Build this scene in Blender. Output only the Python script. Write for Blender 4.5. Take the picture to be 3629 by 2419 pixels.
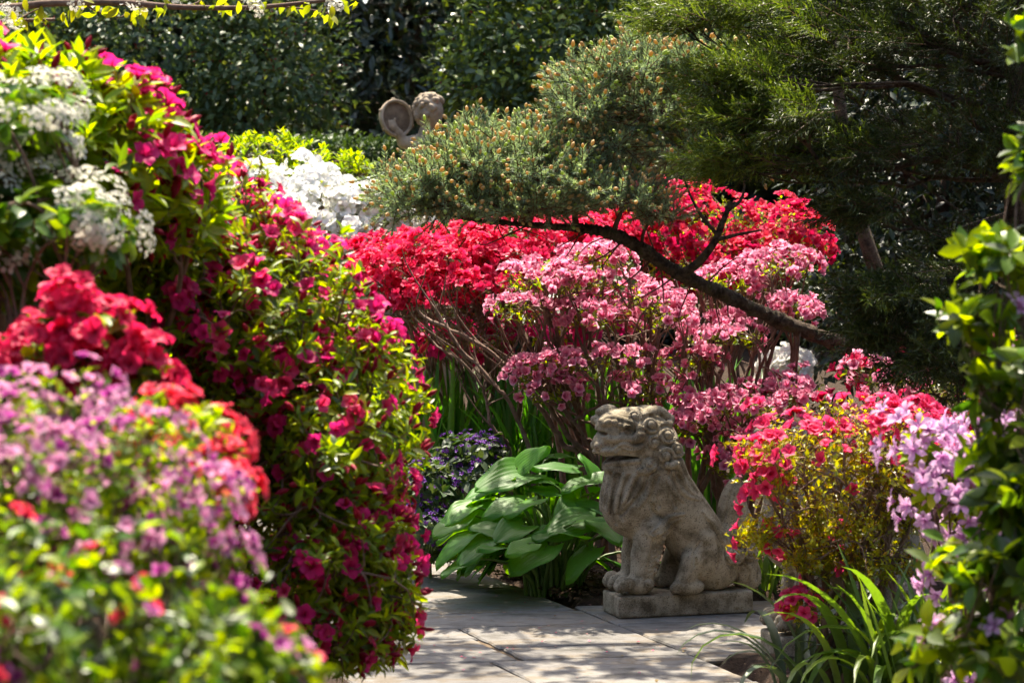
import bpy, math, random
import numpy as np
from mathutils import Vector, Matrix

for _o in list(bpy.data.objects):
    bpy.data.objects.remove(_o)
scene = bpy.context.scene
COL = scene.collection
rng = np.random.default_rng(7)
random.seed(7)
R = math.radians

# ------------------------------------------------------------------ camera
LENS, CAM_H, PITCH = 85.0, 1.55, R(3.0)
PW, PH = 3629.0, 2419.0
FPX = LENS / 36.0 * PW
cam_data = bpy.data.cameras.new('camera')
cam = bpy.data.objects.new('camera', cam_data)
COL.objects.link(cam)
cam.location = (0, 0, CAM_H)
cam.rotation_euler = (R(90) - PITCH, 0, 0)
cam_data.lens = LENS
cam_data.sensor_width = 36
cam_data.clip_start = 0.1
cam_data.clip_end = 400
cam_data.dof.use_dof = True
cam_data.dof.focus_distance = 9.4
cam_data.dof.aperture_fstop = 5.6
scene.camera = cam

# ------------------------------------------------------------------ sky and sun
SUN_EL, SUN_AZ = R(67), R(-8)      # near noon: high, behind the lion
world = bpy.data.worlds.new('World')
scene.world = world
world.use_nodes = True
wn = world.node_tree.nodes
wl = world.node_tree.links
wn.clear()
sky = wn.new('ShaderNodeTexSky')
sky.sky_type = 'NISHITA'
sky.sun_disc = False
sky.sun_elevation = SUN_EL
sky.sun_rotation = SUN_AZ
sky.dust_density = 2.5
bg = wn.new('ShaderNodeBackground')
bg.inputs['Strength'].default_value = 0.15
wo = wn.new('ShaderNodeOutputWorld')
wl.new(sky.outputs[0], bg.inputs[0])
wl.new(bg.outputs[0], wo.inputs[0])
sun_data = bpy.data.lights.new('sun', 'SUN')
sun_data.energy = 5.0
sun_data.angle = R(0.53)
sun_data.color = (1.0, 0.94, 0.83)
sun = bpy.data.objects.new('sun', sun_data)
COL.objects.link(sun)
_sd = Vector((math.sin(SUN_AZ) * math.cos(SUN_EL), math.cos(SUN_AZ) * math.cos(SUN_EL), math.sin(SUN_EL)))
sun.rotation_euler = _sd.to_track_quat('Z', 'Y').to_euler()

scene.view_settings.view_transform = 'Standard'
scene.view_settings.look = 'None'
scene.view_settings.exposure = 1.55
scene.view_settings.gamma = 1.0
scene.view_settings.use_white_balance = True
scene.view_settings.white_balance_temperature = 7100
scene.view_settings.use_curve_mapping = False
scene.render.engine = 'CYCLES'
cy = scene.cycles
cy.max_bounces = 8
cy.diffuse_bounces = 4
cy.glossy_bounces = 2
cy.transmission_bounces = 6
cy.transparent_max_bounces = 4
cy.caustics_reflective = False
cy.caustics_refractive = False
cy.sample_clamp_indirect = 6.0
cy.use_adaptive_sampling = True
cy.adaptive_threshold = 0.015
try:
    cy.use_denoising = True
    cy.denoiser = 'OPENIMAGEDENOISE'
except Exception:
    pass


# ------------------------------------------------------------------ where things stand
def at(px, py, d):
    """world point at distance y = d that the photograph shows at pixel (px, py)"""
    x = (px - PW / 2) / FPX
    y = -(py - PH / 2) / FPX
    dy = math.cos(PITCH) + y * math.sin(PITCH)
    dz = -math.sin(PITCH) + y * math.cos(PITCH)
    t = d / dy
    return np.array([x * t, d, CAM_H + dz * t])


def ground_at(px, py, z=0.0):
    x = (px - PW / 2) / FPX
    y = -(py - PH / 2) / FPX
    dy = math.cos(PITCH) + y * math.sin(PITCH)
    dz = -math.sin(PITCH) + y * math.cos(PITCH)
    t = (z - CAM_H) / dz
    return np.array([x * t, dy * t, z])


CAMP = np.array([0, 0, CAM_H])


# ------------------------------------------------------------------ object helpers
def tag(o, label=None, cat=None, group=None, kind=None):
    if label:
        o['label'] = label
    if cat:
        o['category'] = cat
    if group:
        o['group'] = group
    if kind:
        o['kind'] = kind
    return o


def thing(name, label, cat, loc=(0, 0, 0), group=None):
    o = bpy.data.objects.new(name, None)
    o.empty_display_size = 0.1
    COL.objects.link(o)
    o.location = tuple(float(v) for v in loc)
    return tag(o, label, cat, group)


def make_mesh(name, V, F, mat=None, uv=None, smooth=True):
    """V n x 3, F m x 3 or m x 4 array (or list of both), uv per vertex"""
    V = np.asarray(V, np.float32)
    F = np.asarray(F, np.int32)
    me = bpy.data.meshes.new(name)
    k = F.shape[1]
    me.vertices.add(len(V))
    me.vertices.foreach_set('co', V.ravel())
    me.loops.add(F.size)
    me.loops.foreach_set('vertex_index', F.ravel())
    me.polygons.add(len(F))
    me.polygons.foreach_set('loop_start', np.arange(0, F.size, k, dtype=np.int32))
    if uv is not None:
        lay = me.uv_layers.new(name='UVMap')
        lay.data.foreach_set('uv', np.asarray(uv, np.float32)[F.ravel()].ravel())
    me.polygons.foreach_set('use_smooth', np.full(len(F), smooth, dtype=bool))
    me.update(calc_edges=True)
    if mat:
        me.materials.append(mat)
    return me


def link(name, me, parent=None, M=None):
    o = bpy.data.objects.new(name, me)
    COL.objects.link(o)
    if parent is not None:
        o.parent = parent
    if M is not None:
        o.matrix_basis = M
    return o


class Geo:
    """collects triangles with uv; all world coordinates"""
    def __init__(s):
        s.V, s.F, s.U, s.n = [], [], [], 0

    def add(s, V, F, U=None):
        V = np.asarray(V, float)
        F = np.asarray(F, int)
        if F.shape[1] == 4:
            F = np.concatenate([F[:, [0, 1, 2]], F[:, [0, 2, 3]]])
        s.V.append(V)
        s.F.append(F + s.n)
        s.U.append(np.zeros((len(V), 2)) if U is None else np.asarray(U, float))
        s.n += len(V)

    def arrays(s):
        return np.concatenate(s.V), np.concatenate(s.F), np.concatenate(s.U)

    def build(s, name, mat, parent=None, origin=(0, 0, 0), smooth=True):
        V, F, U = s.arrays()
        me = make_mesh(name, V - np.asarray(origin), F, mat, U, smooth)
        return link(name, me, parent)


def tube(G, pts, radii, sides=5, cap=False, v0=0.0):
    pts = np.asarray(pts, float)
    n = len(pts)
    radii = np.broadcast_to(np.asarray(radii, float), (n,))
    T = np.gradient(pts, axis=0)
    T /= np.linalg.norm(T, axis=1, keepdims=True) + 1e-9
    ref = np.array([0.31, 0.22, 0.92]) if abs(T[0][2]) < 0.9 else np.array([0.95, 0.3, 0.05])
    A = np.cross(T, ref)
    A /= np.linalg.norm(A, axis=1, keepdims=True) + 1e-9
    B = np.cross(T, A)
    ang = np.linspace(0, 2 * math.pi, sides, endpoint=False)
    ring = A[:, None, :] * np.cos(ang)[None, :, None] + B[:, None, :] * np.sin(ang)[None, :, None]
    V = (pts[:, None, :] + ring * radii[:, None, None]).reshape(-1, 3)
    i = np.arange(n - 1)[:, None] * sides
    j = np.arange(sides)[None, :]
    j2 = (j + 1) % sides
    F = np.stack([i + j, i + j2, i + sides + j2, i + sides + j], -1).reshape(-1, 4)
    U = np.stack([np.repeat(np.linspace(0, 1, n), sides), np.tile(np.linspace(0, 1, sides), n)], 1)
    if cap:
        V = np.concatenate([V, pts[:1], pts[-1:]])
        c0, c1 = n * sides, n * sides + 1
        jj = np.arange(sides)
        F = np.concatenate([np.concatenate([F[:, [0, 1, 2]], F[:, [0, 2, 3]]]),
                            np.stack([np.full(sides, c0), (jj + 1) % sides, jj], 1),
                            np.stack([np.full(sides, c1), (n - 1) * sides + jj, (n - 1) * sides + (jj + 1) % sides], 1)])
        U = np.concatenate([U, [[0, 0], [1, 0]]])
    G.add(V, F, U)


def bez(a, b, c, d, n=5):
    t = np.linspace(0, 1, n)[:, None]
    return (1 - t) ** 3 * a + 3 * (1 - t) ** 2 * t * b + 3 * (1 - t) * t ** 2 * c + t ** 3 * d


def smooth_path(P, n):
    """Catmull-Rom through points P, n samples per span"""
    P = np.asarray(P, float)
    Q = np.concatenate([[2 * P[0] - P[1]], P, [2 * P[-1] - P[-2]]])
    out = []
    for i in range(len(P) - 1):
        p0, p1, p2, p3 = Q[i:i + 4]
        t = np.linspace(0, 1, n, endpoint=False)[:, None]
        out.append(0.5 * ((2 * p1) + (p2 - p0) * t + (2 * p0 - 5 * p1 + 4 * p2 - p3) * t ** 2 + (3 * p1 - p0 - 3 * p2 + p3) * t ** 3))
    out.append(P[-1:])
    return np.concatenate(out)


def unit(v):
    return v / (np.linalg.norm(v, axis=-1, keepdims=True) + 1e-9)


def frames(pos, fwd, up, scale):
    """N 4x4 matrices: local +Y = fwd, local +Z near up"""
    Y = unit(fwd)
    X = unit(np.cross(Y, up))
    Z = np.cross(X, Y)
    s = np.broadcast_to(np.asarray(scale, float), (len(pos),))[:, None]
    M = np.zeros((len(pos), 4, 4))
    M[:, :3, 0], M[:, :3, 1], M[:, :3, 2], M[:, :3, 3] = X * s, Y * s, Z * s, pos
    M[:, 3, 3] = 1
    return M


def frames_z(pos, zdir, scale, spin=None):
    """local +Z = zdir, spun at random about it"""
    n = len(pos)
    r = rng.normal(size=(n, 3))
    Z = unit(zdir)
    X = unit(np.cross(r, Z))
    Y = np.cross(Z, X)
    s = np.broadcast_to(np.asarray(scale, float), (n,))[:, None]
    M = np.zeros((n, 4, 4))
    M[:, :3, 0], M[:, :3, 1], M[:, :3, 2], M[:, :3, 3] = X * s, Y * s, Z * s, pos
    M[:, 3, 3] = 1
    return M


def scatter(parent, name, rest, templates, M, mats, n_obj=300, origin=None, rest_label=None):
    """templates: list of (V, F, U). The n_obj copies nearest the front become parts of their own, the rest one 'stuff' part."""
    if len(M) == 0:
        return
    origin = np.asarray(parent.location) if origin is None else np.asarray(origin)
    d = np.linalg.norm(M[:, :3, 3] - CAMP, axis=1)
    # what shows largest: near the camera and inside the frame
    px = PW / 2 + FPX * M[:, 0, 3] / np.maximum(M[:, 1, 3], .5)
    py = PH / 2 - FPX * ((M[:, 2, 3] - CAM_H) / np.maximum(M[:, 1, 3], .5) + math.tan(PITCH))
    out = (px < 0) | (px > PW) | (py < 0) | (py > PH)
    spread = max(d.max() - d.min(), .1)
    score = d + out * 100 + rng.random(len(d)) * spread * .35
    order = np.argsort(score)
    tid = rng.integers(0, len(templates), len(M))
    if not isinstance(mats, (list, tuple)):
        mats = [mats]
    mid = rng.integers(0, len(mats), len(M))
    meshes = {}
    L = M.copy()
    L[:, :3, 3] -= origin
    for i in order[:n_obj]:
        key = (tid[i], mid[i])
        if key not in meshes:
            V, F, U = templates[tid[i]]
            meshes[key] = make_mesh(name, V, F, mats[mid[i]], U)
        link(name, meshes[key], parent, Matrix(L[i].tolist()))
    restids = order[n_obj:]
    if len(restids):
        for m in range(len(mats)):
            G = Geo()
            for t, (V, F, U) in enumerate(templates):
                ids = restids[(tid[restids] == t) & (mid[restids] == m)]
                if len(ids) == 0:
                    continue
                A = L[ids]
                VV = np.einsum('nij,vj->nvi', A[:, :3, :3], V) + A[:, None, :3, 3]
                FF = F[None] + (np.arange(len(ids)) * len(V))[:, None, None]
                G.add(VV.reshape(-1, 3), FF.reshape(-1, F.shape[1]), np.tile(U, (len(ids), 1)))
            if G.n:
                o = G.build(rest, mats[m], parent)
                o['kind'] = 'stuff'


# ------------------------------------------------------------------ materials
def new_mat(name):
    m = bpy.data.materials.new(name)
    m.use_nodes = True
    nt = m.node_tree
    nt.nodes.clear()
    out = nt.nodes.new('ShaderNodeOutputMaterial')
    return m, nt, out


def N(nt, t, **kw):
    n = nt.nodes.new(t)
    for k, v in kw.items():
        if k.startswith('i_'):
            n.inputs[k[2:]].default_value = v
        else:
            setattr(n, k, v)
    return n


def rgba(c):
    return (c[0], c[1], c[2], 1.0)


def ramp(nt, stops, fac, interp='LINEAR'):
    r = nt.nodes.new('ShaderNodeValToRGB')
    r.color_ramp.interpolation = interp
    while len(r.color_ramp.elements) < len(stops):
        r.color_ramp.elements.new(0.5)
    for e, (p, c) in zip(r.color_ramp.elements, stops):
        e.position = p
        e.color = rgba(c)
    nt.links.new(fac, r.inputs[0])
    return r.outputs[0]


def rand_fac(nt):
    """one random number for each leaf or petal, whether an object or an island of a mesh"""
    g = N(nt, 'ShaderNodeNewGeometry')
    oi = N(nt, 'ShaderNodeObjectInfo')
    a = N(nt, 'ShaderNodeMath', operation='ADD')
    nt.links.new(g.outputs['Random Per Island'], a.inputs[0])
    nt.links.new(oi.outputs['Random'], a.inputs[1])
    f = N(nt, 'ShaderNodeMath', operation='FRACT')
    nt.links.new(a.outputs[0], f.inputs[0])
    return f.outputs[0]


def mixc(nt, fac, a, b, blend='MIX'):
    m = N(nt, 'ShaderNodeMix', data_type='RGBA', blend_type=blend)
    for s, v in ((m.inputs[0], fac), (m.inputs[6], a), (m.inputs[7], b)):
        if hasattr(v, 'links') or hasattr(v, 'is_linked'):
            nt.links.new(v, s)
        elif isinstance(v, (int, float)):
            s.default_value = v
        else:
            s.default_value = rgba(v)
    return m.outputs[2]


def leaf_mat(name, cols, trans=0.45, rough=0.42, spec=0.5, tcol=None, vein=0.25, bump=0.0):
    m, nt, out = new_mat(name)
    f = rand_fac(nt)
    k = len(cols)
    c = ramp(nt, [((i + .5) / k, cols[i]) for i in range(k)], f)
    uv = N(nt, 'ShaderNodeUVMap')
    sx = N(nt, 'ShaderNodeSeparateXYZ')
    nt.links.new(uv.outputs[0], sx.inputs[0])
    ab = N(nt, 'ShaderNodeMath', operation='ABSOLUTE')
    nt.links.new(sx.outputs[0], ab.inputs[0])
    rib = N(nt, 'ShaderNodeMapRange', i_0=0.0) if False else N(nt, 'ShaderNodeMapRange')
    rib.inputs[1].default_value = 0.0
    rib.inputs[2].default_value = 0.16
    rib.inputs[3].default_value = vein
    rib.inputs[4].default_value = 0.0
    nt.links.new(ab.outputs[0], rib.inputs[0])
    c = mixc(nt, rib.outputs[0], c, (min(1, cols[-1][0] * 1.9), min(1, cols[-1][1] * 1.7), cols[-1][2] * 1.6))
    tc = N(nt, 'ShaderNodeTexCoord')
    nz = N(nt, 'ShaderNodeTexNoise')
    nz.inputs['Scale'].default_value = 60
    nz.inputs['Detail'].default_value = 2
    nt.links.new(tc.outputs['Object'], nz.inputs['Vector'])
    hs = N(nt, 'ShaderNodeHueSaturation')
    mr = N(nt, 'ShaderNodeMapRange')
    mr.inputs[3].default_value = 0.75
    mr.inputs[4].default_value = 1.25
    nt.links.new(nz.outputs[0], mr.inputs[0])
    nt.links.new(mr.outputs[0], hs.inputs['Value'])
    nt.links.new(c, hs.inputs['Color'])
    c = hs.outputs[0]
    p = N(nt, 'ShaderNodeBsdfPrincipled')
    nt.links.new(c, p.inputs['Base Color'])
    p.inputs['Roughness'].default_value = rough
    p.inputs['Specular IOR Level'].default_value = spec
    t = N(nt, 'ShaderNodeBsdfTranslucent')
    tb = mixc(nt, 1.0, c, tcol or (2.2, 2.0, 0.5), 'MULTIPLY')
    nt.links.new(tb, t.inputs['Color'])
    mx = N(nt, 'ShaderNodeMixShader')
    mx.inputs[0].default_value = trans
    nt.links.new(p.outputs[0], mx.inputs[1])
    nt.links.new(t.outputs[0], mx.inputs[2])
    nt.links.new(mx.outputs[0], out.inputs[0])
    return m


def petal_mat(name, edge, mid, throat, trans=0.45, var=0.25, edge2=None):
    m, nt, out = new_mat(name)
    uv = N(nt, 'ShaderNodeUVMap')
    sx = N(nt, 'ShaderNodeSeparateXYZ')
    nt.links.new(uv.outputs[0], sx.inputs[0])
    f = rand_fac(nt)
    c = ramp(nt, [(0.12, throat), (0.5, mid), (0.95, edge)], sx.outputs[1])
    c2 = ramp(nt, [(0.12, throat), (0.6, mid), (1.0, edge2 or [min(1, v * 1.1) for v in mid])], sx.outputs[1])
    c = mixc(nt, f, c, c2)
    hs = N(nt, 'ShaderNodeHueSaturation')
    mr = N(nt, 'ShaderNodeMapRange')
    mr.inputs[3].default_value = 1 - var
    mr.inputs[4].default_value = 1 + var * .6
    nt.links.new(f, mr.inputs[0])
    nt.links.new(mr.outputs[0], hs.inputs['Value'])
    nt.links.new(c, hs.inputs['Color'])
    c = hs.outputs[0]
    p = N(nt, 'ShaderNodeBsdfPrincipled')
    nt.links.new(c, p.inputs['Base Color'])
    p.inputs['Roughness'].default_value = 0.55
    p.inputs['Specular IOR Level'].default_value = 0.3
    t = N(nt, 'ShaderNodeBsdfTranslucent')
    nt.links.new(c, t.inputs['Color'])
    mx = N(nt, 'ShaderNodeMixShader')
    mx.inputs[0].default_value = trans
    nt.links.new(p.outputs[0], mx.inputs[1])
    nt.links.new(t.outputs[0], mx.inputs[2])
    nt.links.new(mx.outputs[0], out.inputs[0])
    return m


def rough_mat(name, stops, scale, rough=0.85, bump=0.4, bscale=None, detail=8, stretch=(1, 1, 1), objrand=0.0, dist=0.01, speckle=None):
    m, nt, out = new_mat(name)
    tc = N(nt, 'ShaderNodeTexCoord')
    mp = N(nt, 'ShaderNodeMapping')
    mp.inputs['Scale'].default_value = stretch
    nt.links.new(tc.outputs['Object'], mp.inputs[0])
    vec = mp.outputs[0]
    if objrand:
        oi = N(nt, 'ShaderNodeObjectInfo')
        ml = N(nt, 'ShaderNodeMath', operation='MULTIPLY')
        ml.inputs[1].default_value = 37.0
        nt.links.new(oi.outputs['Random'], ml.inputs[0])
        cb = N(nt, 'ShaderNodeCombineXYZ')
        nt.links.new(ml.outputs[0], cb.inputs[0])
        nt.links.new(ml.outputs[0], cb.inputs[1])
        va = N(nt, 'ShaderNodeVectorMath', operation='ADD')
        nt.links.new(vec, va.inputs[0])
        nt.links.new(cb.outputs[0], va.inputs[1])
        vec = va.outputs[0]
    n1 = N(nt, 'ShaderNodeTexNoise')
    n1.inputs['Scale'].default_value = scale
    n1.inputs['Detail'].default_value = detail
    n1.inputs['Roughness'].default_value = 0.65
    nt.links.new(vec, n1.inputs['Vector'])
    c = ramp(nt, stops, n1.outputs[0])
    if objrand:
        mr = N(nt, 'ShaderNodeMapRange')
        mr.inputs[3].default_value = 1 - objrand
        mr.inputs[4].default_value = 1 + objrand
        nt.links.new(oi.outputs['Random'], mr.inputs[0])
        hs = N(nt, 'ShaderNodeHueSaturation')
        nt.links.new(mr.outputs[0], hs.inputs['Value'])
        nt.links.new(c, hs.inputs['Color'])
        c = hs.outputs[0]
    n2 = N(nt, 'ShaderNodeTexNoise')
    n2.inputs['Scale'].default_value = bscale or scale * 6
    n2.inputs['Detail'].default_value = 6
    n2.inputs['Roughness'].default_value = 0.7
    nt.links.new(vec, n2.inputs['Vector'])
    if speckle:
        s1 = ramp(nt, [(0.36, (1, 1, 1)), (0.46, (0, 0, 0)), (0.6, (0, 0, 0)), (0.68, (0, 0, 0))], n2.outputs[0])
        c = mixc(nt, s1, c, speckle[0])
        s2 = ramp(nt, [(0.56, (0, 0, 0)), (0.66, (1, 1, 1))], n2.outputs[0])
        c = mixc(nt, s2, c, speckle[1])
    b = N(nt, 'ShaderNodeBump')
    b.inputs['Strength'].default_value = bump
    b.inputs['Distance'].default_value = dist
    nt.links.new(n2.outputs[0], b.inputs['Height'])
    p = N(nt, 'ShaderNodeBsdfPrincipled')
    p.inputs['Roughness'].default_value = rough
    p.inputs['Specular IOR Level'].default_value = 0.25
    nt.links.new(c, p.inputs['Base Color'])
    nt.links.new(b.outputs[0], p.inputs['Normal'])
    nt.links.new(p.outputs[0], out.inputs[0])
    return m


MAT = {}
MAT['stone'] = rough_mat('carved_granite', [(0.33, (0.10, 0.078, 0.048)), (0.44, (0.23, 0.188, 0.125)), (0.52, (0.36, 0.305, 0.22)), (0.60, (0.44, 0.38, 0.28)), (0.68, (0.22, 0.168, 0.08))],
                         11, 0.9, 0.7, 170, dist=0.006, speckle=((0.075, 0.062, 0.045), (0.33, 0.29, 0.22)))
MAT['stone_far'] = rough_mat('weathered_cast_stone', [(0.3, (0.16, 0.115, 0.075)), (0.5, (0.32, 0.26, 0.19)), (0.7, (0.40, 0.34, 0.26))], 9, 0.9, 0.4, 60, dist=0.004)
MAT['slab'] = rough_mat('bluestone', [(0.30, (0.062, 0.057, 0.047)), (0.40, (0.125, 0.117, 0.106)), (0.50, (0.18, 0.172, 0.162)), (0.58, (0.155, 0.128, 0.096)), (0.66, (0.215, 0.205, 0.19))],
                        3.6, 0.8, 0.7, 22, stretch=(1, 1.6, 1), objrand=0.2, dist=0.012)
MAT['mortar'] = rough_mat('sandy_joint', [(0.3, (0.07, 0.05, 0.032)), (0.7, (0.17, 0.12, 0.075))], 40, 0.95, 0.6)
MAT['soil'] = rough_mat('mulched_soil', [(0.3, (0.018, 0.011, 0.007)), (0.5, (0.045, 0.027, 0.017)), (0.7, (0.085, 0.05, 0.032))], 30, 0.95, 0.8, 90, dist=0.03)
MAT['chip'] = leaf_mat('bark_chips', [(0.03, 0.017, 0.01), (0.07, 0.04, 0.025), (0.12, 0.075, 0.05), (0.05, 0.03, 0.02)], 0.0, 0.9, 0.1, vein=0)
MAT['bark'] = rough_mat('shrub_bark', [(0.3, (0.08, 0.048, 0.036)), (0.55, (0.19, 0.125, 0.095)), (0.75, (0.28, 0.20, 0.155))], 22, 0.85, 0.5, 80, stretch=(1, 1, 1), dist=0.006)
MAT['bark_dark'] = rough_mat('mossy_bark', [(0.32, (0.020, 0.013, 0.009)), (0.46, (0.075, 0.05, 0.034)), (0.56, (0.14, 0.10, 0.07)), (0.64, (0.075, 0.075, 0.02)), (0.74, (0.16, 0.13, 0.09))],
                            34, 0.92, 1.0, 110, dist=0.02)
MAT['twig'] = rough_mat('reddish_twig', [(0.3, (0.06, 0.03, 0.02)), (0.7, (0.15, 0.08, 0.05))], 30, 0.8, 0.2)


# ------------------------------------------------------------------ carved stone: signed distance sculpting
class Sculpt:
    def __init__(s, lo, hi, h):
        s.lo, s.h = np.asarray(lo, float), float(h)
        s.n = np.ceil((np.asarray(hi, float) - s.lo) / h).astype(int) + 1
        s.D = np.full(s.n, 1e3, np.float32)
        s.ax = [s.lo[i] + np.arange(s.n[i]) * h for i in range(3)]

    def _win(s, lo, hi):
        a = np.clip(np.floor((np.asarray(lo) - s.lo) / s.h).astype(int), 0, s.n)
        b = np.clip(np.ceil((np.asarray(hi) - s.lo) / s.h).astype(int) + 1, 0, s.n)
        if np.any(b <= a):
            return None
        sl = tuple(slice(a[i], b[i]) for i in range(3))
        P = np.meshgrid(*[s.ax[i][sl[i]] for i in range(3)], indexing='ij')
        return sl, P

    def _mix(s, sl, d, k, sub):
        A = s.D[sl]
        if sub:
            d = -d
            h = np.clip(0.5 - 0.5 * (A - d) / k, 0, 1)
            s.D[sl] = A * (1 - h) + d * h + k * h * (1 - h)
        else:
            h = np.clip(0.5 + 0.5 * (A - d) / k, 0, 1)
            s.D[sl] = A * (1 - h) + d * h - k * h * (1 - h)

    def ell(s, c, r, k=20, sub=False, tilt=0.0, sym=False):
        cs = [c] if not sym or abs(c[1]) < 1e-6 else [c, (c[0], -c[1], c[2])]
        for c in cs:
            m = max(r) + k * 1.5
            w = s._win(np.asarray(c) - m, np.asarray(c) + m)
            if w is None:
                continue
            sl, (X, Y, Z) = w
            x, y, z = X - c[0], Y - c[1], Z - c[2]
            if tilt:
                ct, st = math.cos(tilt), math.sin(tilt)
                x, z = x * ct + z * st, -x * st + z * ct
            k0 = np.sqrt((x / r[0]) ** 2 + (y / r[1]) ** 2 + (z / r[2]) ** 2)
            k1 = np.sqrt((x / r[0] ** 2) ** 2 + (y / r[1] ** 2) ** 2 + (z / r[2] ** 2) ** 2) + 1e-6
            s._mix(sl, (k0 * (k0 - 1) / k1).astype(np.float32), k, sub)

    def cap(s, a, b, ra, rb, k=20, sub=False, sym=False):
        prs = [(a, b)] if not sym else [(a, b), ((a[0], -a[1], a[2]), (b[0], -b[1], b[2]))]
        for a, b in prs:
            a, b = np.asarray(a, float), np.asarray(b, float)
            m = max(ra, rb) + k * 1.5
            w = s._win(np.minimum(a, b) - m, np.maximum(a, b) + m)
            if w is None:
                continue
            sl, (X, Y, Z) = w
            ab = b - a
            L2 = float(ab @ ab) + 1e-9
            t = np.clip(((X - a[0]) * ab[0] + (Y - a[1]) * ab[1] + (Z - a[2]) * ab[2]) / L2, 0, 1)
            d = np.sqrt((X - a[0] - t * ab[0]) ** 2 + (Y - a[1] - t * ab[1]) ** 2 + (Z - a[2] - t * ab[2]) ** 2) - (ra + (rb - ra) * t)
            s._mix(sl, d.astype(np.float32), k, sub)

    def chain(s, P, rad, k=8, sub=False, sym=False):
        P = np.asarray(P, float)
        rad = np.broadcast_to(rad, (len(P),))
        for i in range(len(P) - 1):
            s.cap(P[i], P[i + 1], rad[i], rad[i + 1], k, sub, sym)

    def val(s, p):
        i = np.clip(np.round((np.asarray(p) - s.lo) / s.h).astype(int), 0, s.n - 1)
        return s.D[tuple(i)]

    def mesh(s):
        D = s.D
        neg = D < 0
        nx, ny, nz = D.shape
        cnt = np.zeros((nx - 1, ny - 1, nz - 1), np.int8)
        for dx in (0, 1):
            for dy in (0, 1):
                for dz in (0, 1):
                    cnt += neg[dx:nx - 1 + dx, dy:ny - 1 + dy, dz:nz - 1 + dz]
        act = (cnt > 0) & (cnt < 8)
        I = np.argwhere(act)
        idx = np.full(act.shape, -1, np.int32)
        idx[act] = np.arange(len(I))
        acc = np.zeros((len(I), 3))
        num = np.zeros(len(I))
        cor = [(a, b, c) for a in (0, 1) for b in (0, 1) for c in (0, 1)]
        for p in cor:
            for q in cor:
                df = np.subtract(q, p)
                if df.sum() == 1 and (df >= 0).all():
                    a = D[I[:, 0] + p[0], I[:, 1] + p[1], I[:, 2] + p[2]]
                    b = D[I[:, 0] + q[0], I[:, 1] + q[1], I[:, 2] + q[2]]
                    cr = (a < 0) != (b < 0)
                    t = np.where(cr, a / np.where(a == b, 1, a - b), 0)
                    pos = np.asarray(p)[None] + t[:, None] * df[None]
                    acc += pos * cr[:, None]
                    num += cr
        V = s.lo + (I + acc / num[:, None]) * s.h
        F = []
        for axis in range(3):
            o1, o2 = (axis + 1) % 3, (axis + 2) % 3
            sh = [nx, ny, nz]
            a = [slice(None)] * 3
            b = [slice(None)] * 3
            a[axis], b[axis] = slice(0, sh[axis] - 1), slice(1, sh[axis])
            cr = neg[tuple(a)] != neg[tuple(b)]
            E = np.argwhere(cr)
            ok = (E[:, o1] > 0) & (E[:, o2] > 0) & (E[:, o1] < sh[o1] - 1) & (E[:, o2] < sh[o2] - 1)
            E = E[ok]
            fl = neg[tuple(a)][tuple(E.T)]
            q = []
            for d1, d2 in ((-1, -1), (0, -1), (0, 0), (-1, 0)):
                e = E.copy()
                e[:, o1] += d1
                e[:, o2] += d2
                q.append(idx[tuple(e.T)])
            Q = np.stack(q, 1)
            Q[~fl] = Q[~fl][:, ::-1]
            F.append(Q)
        return V, np.concatenate(F)


LION_YAW = R(16.0)
LC, LS, LE = math.cos(LION_YAW), math.sin(LION_YAW), 0.165
LION_UNIT = 0.000640


def LN(u, v, w=0.0):
    """carving point from side-view measurements: u right, v down, w towards the viewer"""
    x = (u - 720 - w * LS) / LC
    t = w * LC - x * LS
    return np.array([x, -w, (1293 + LE * t - v) / 0.986])


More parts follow.
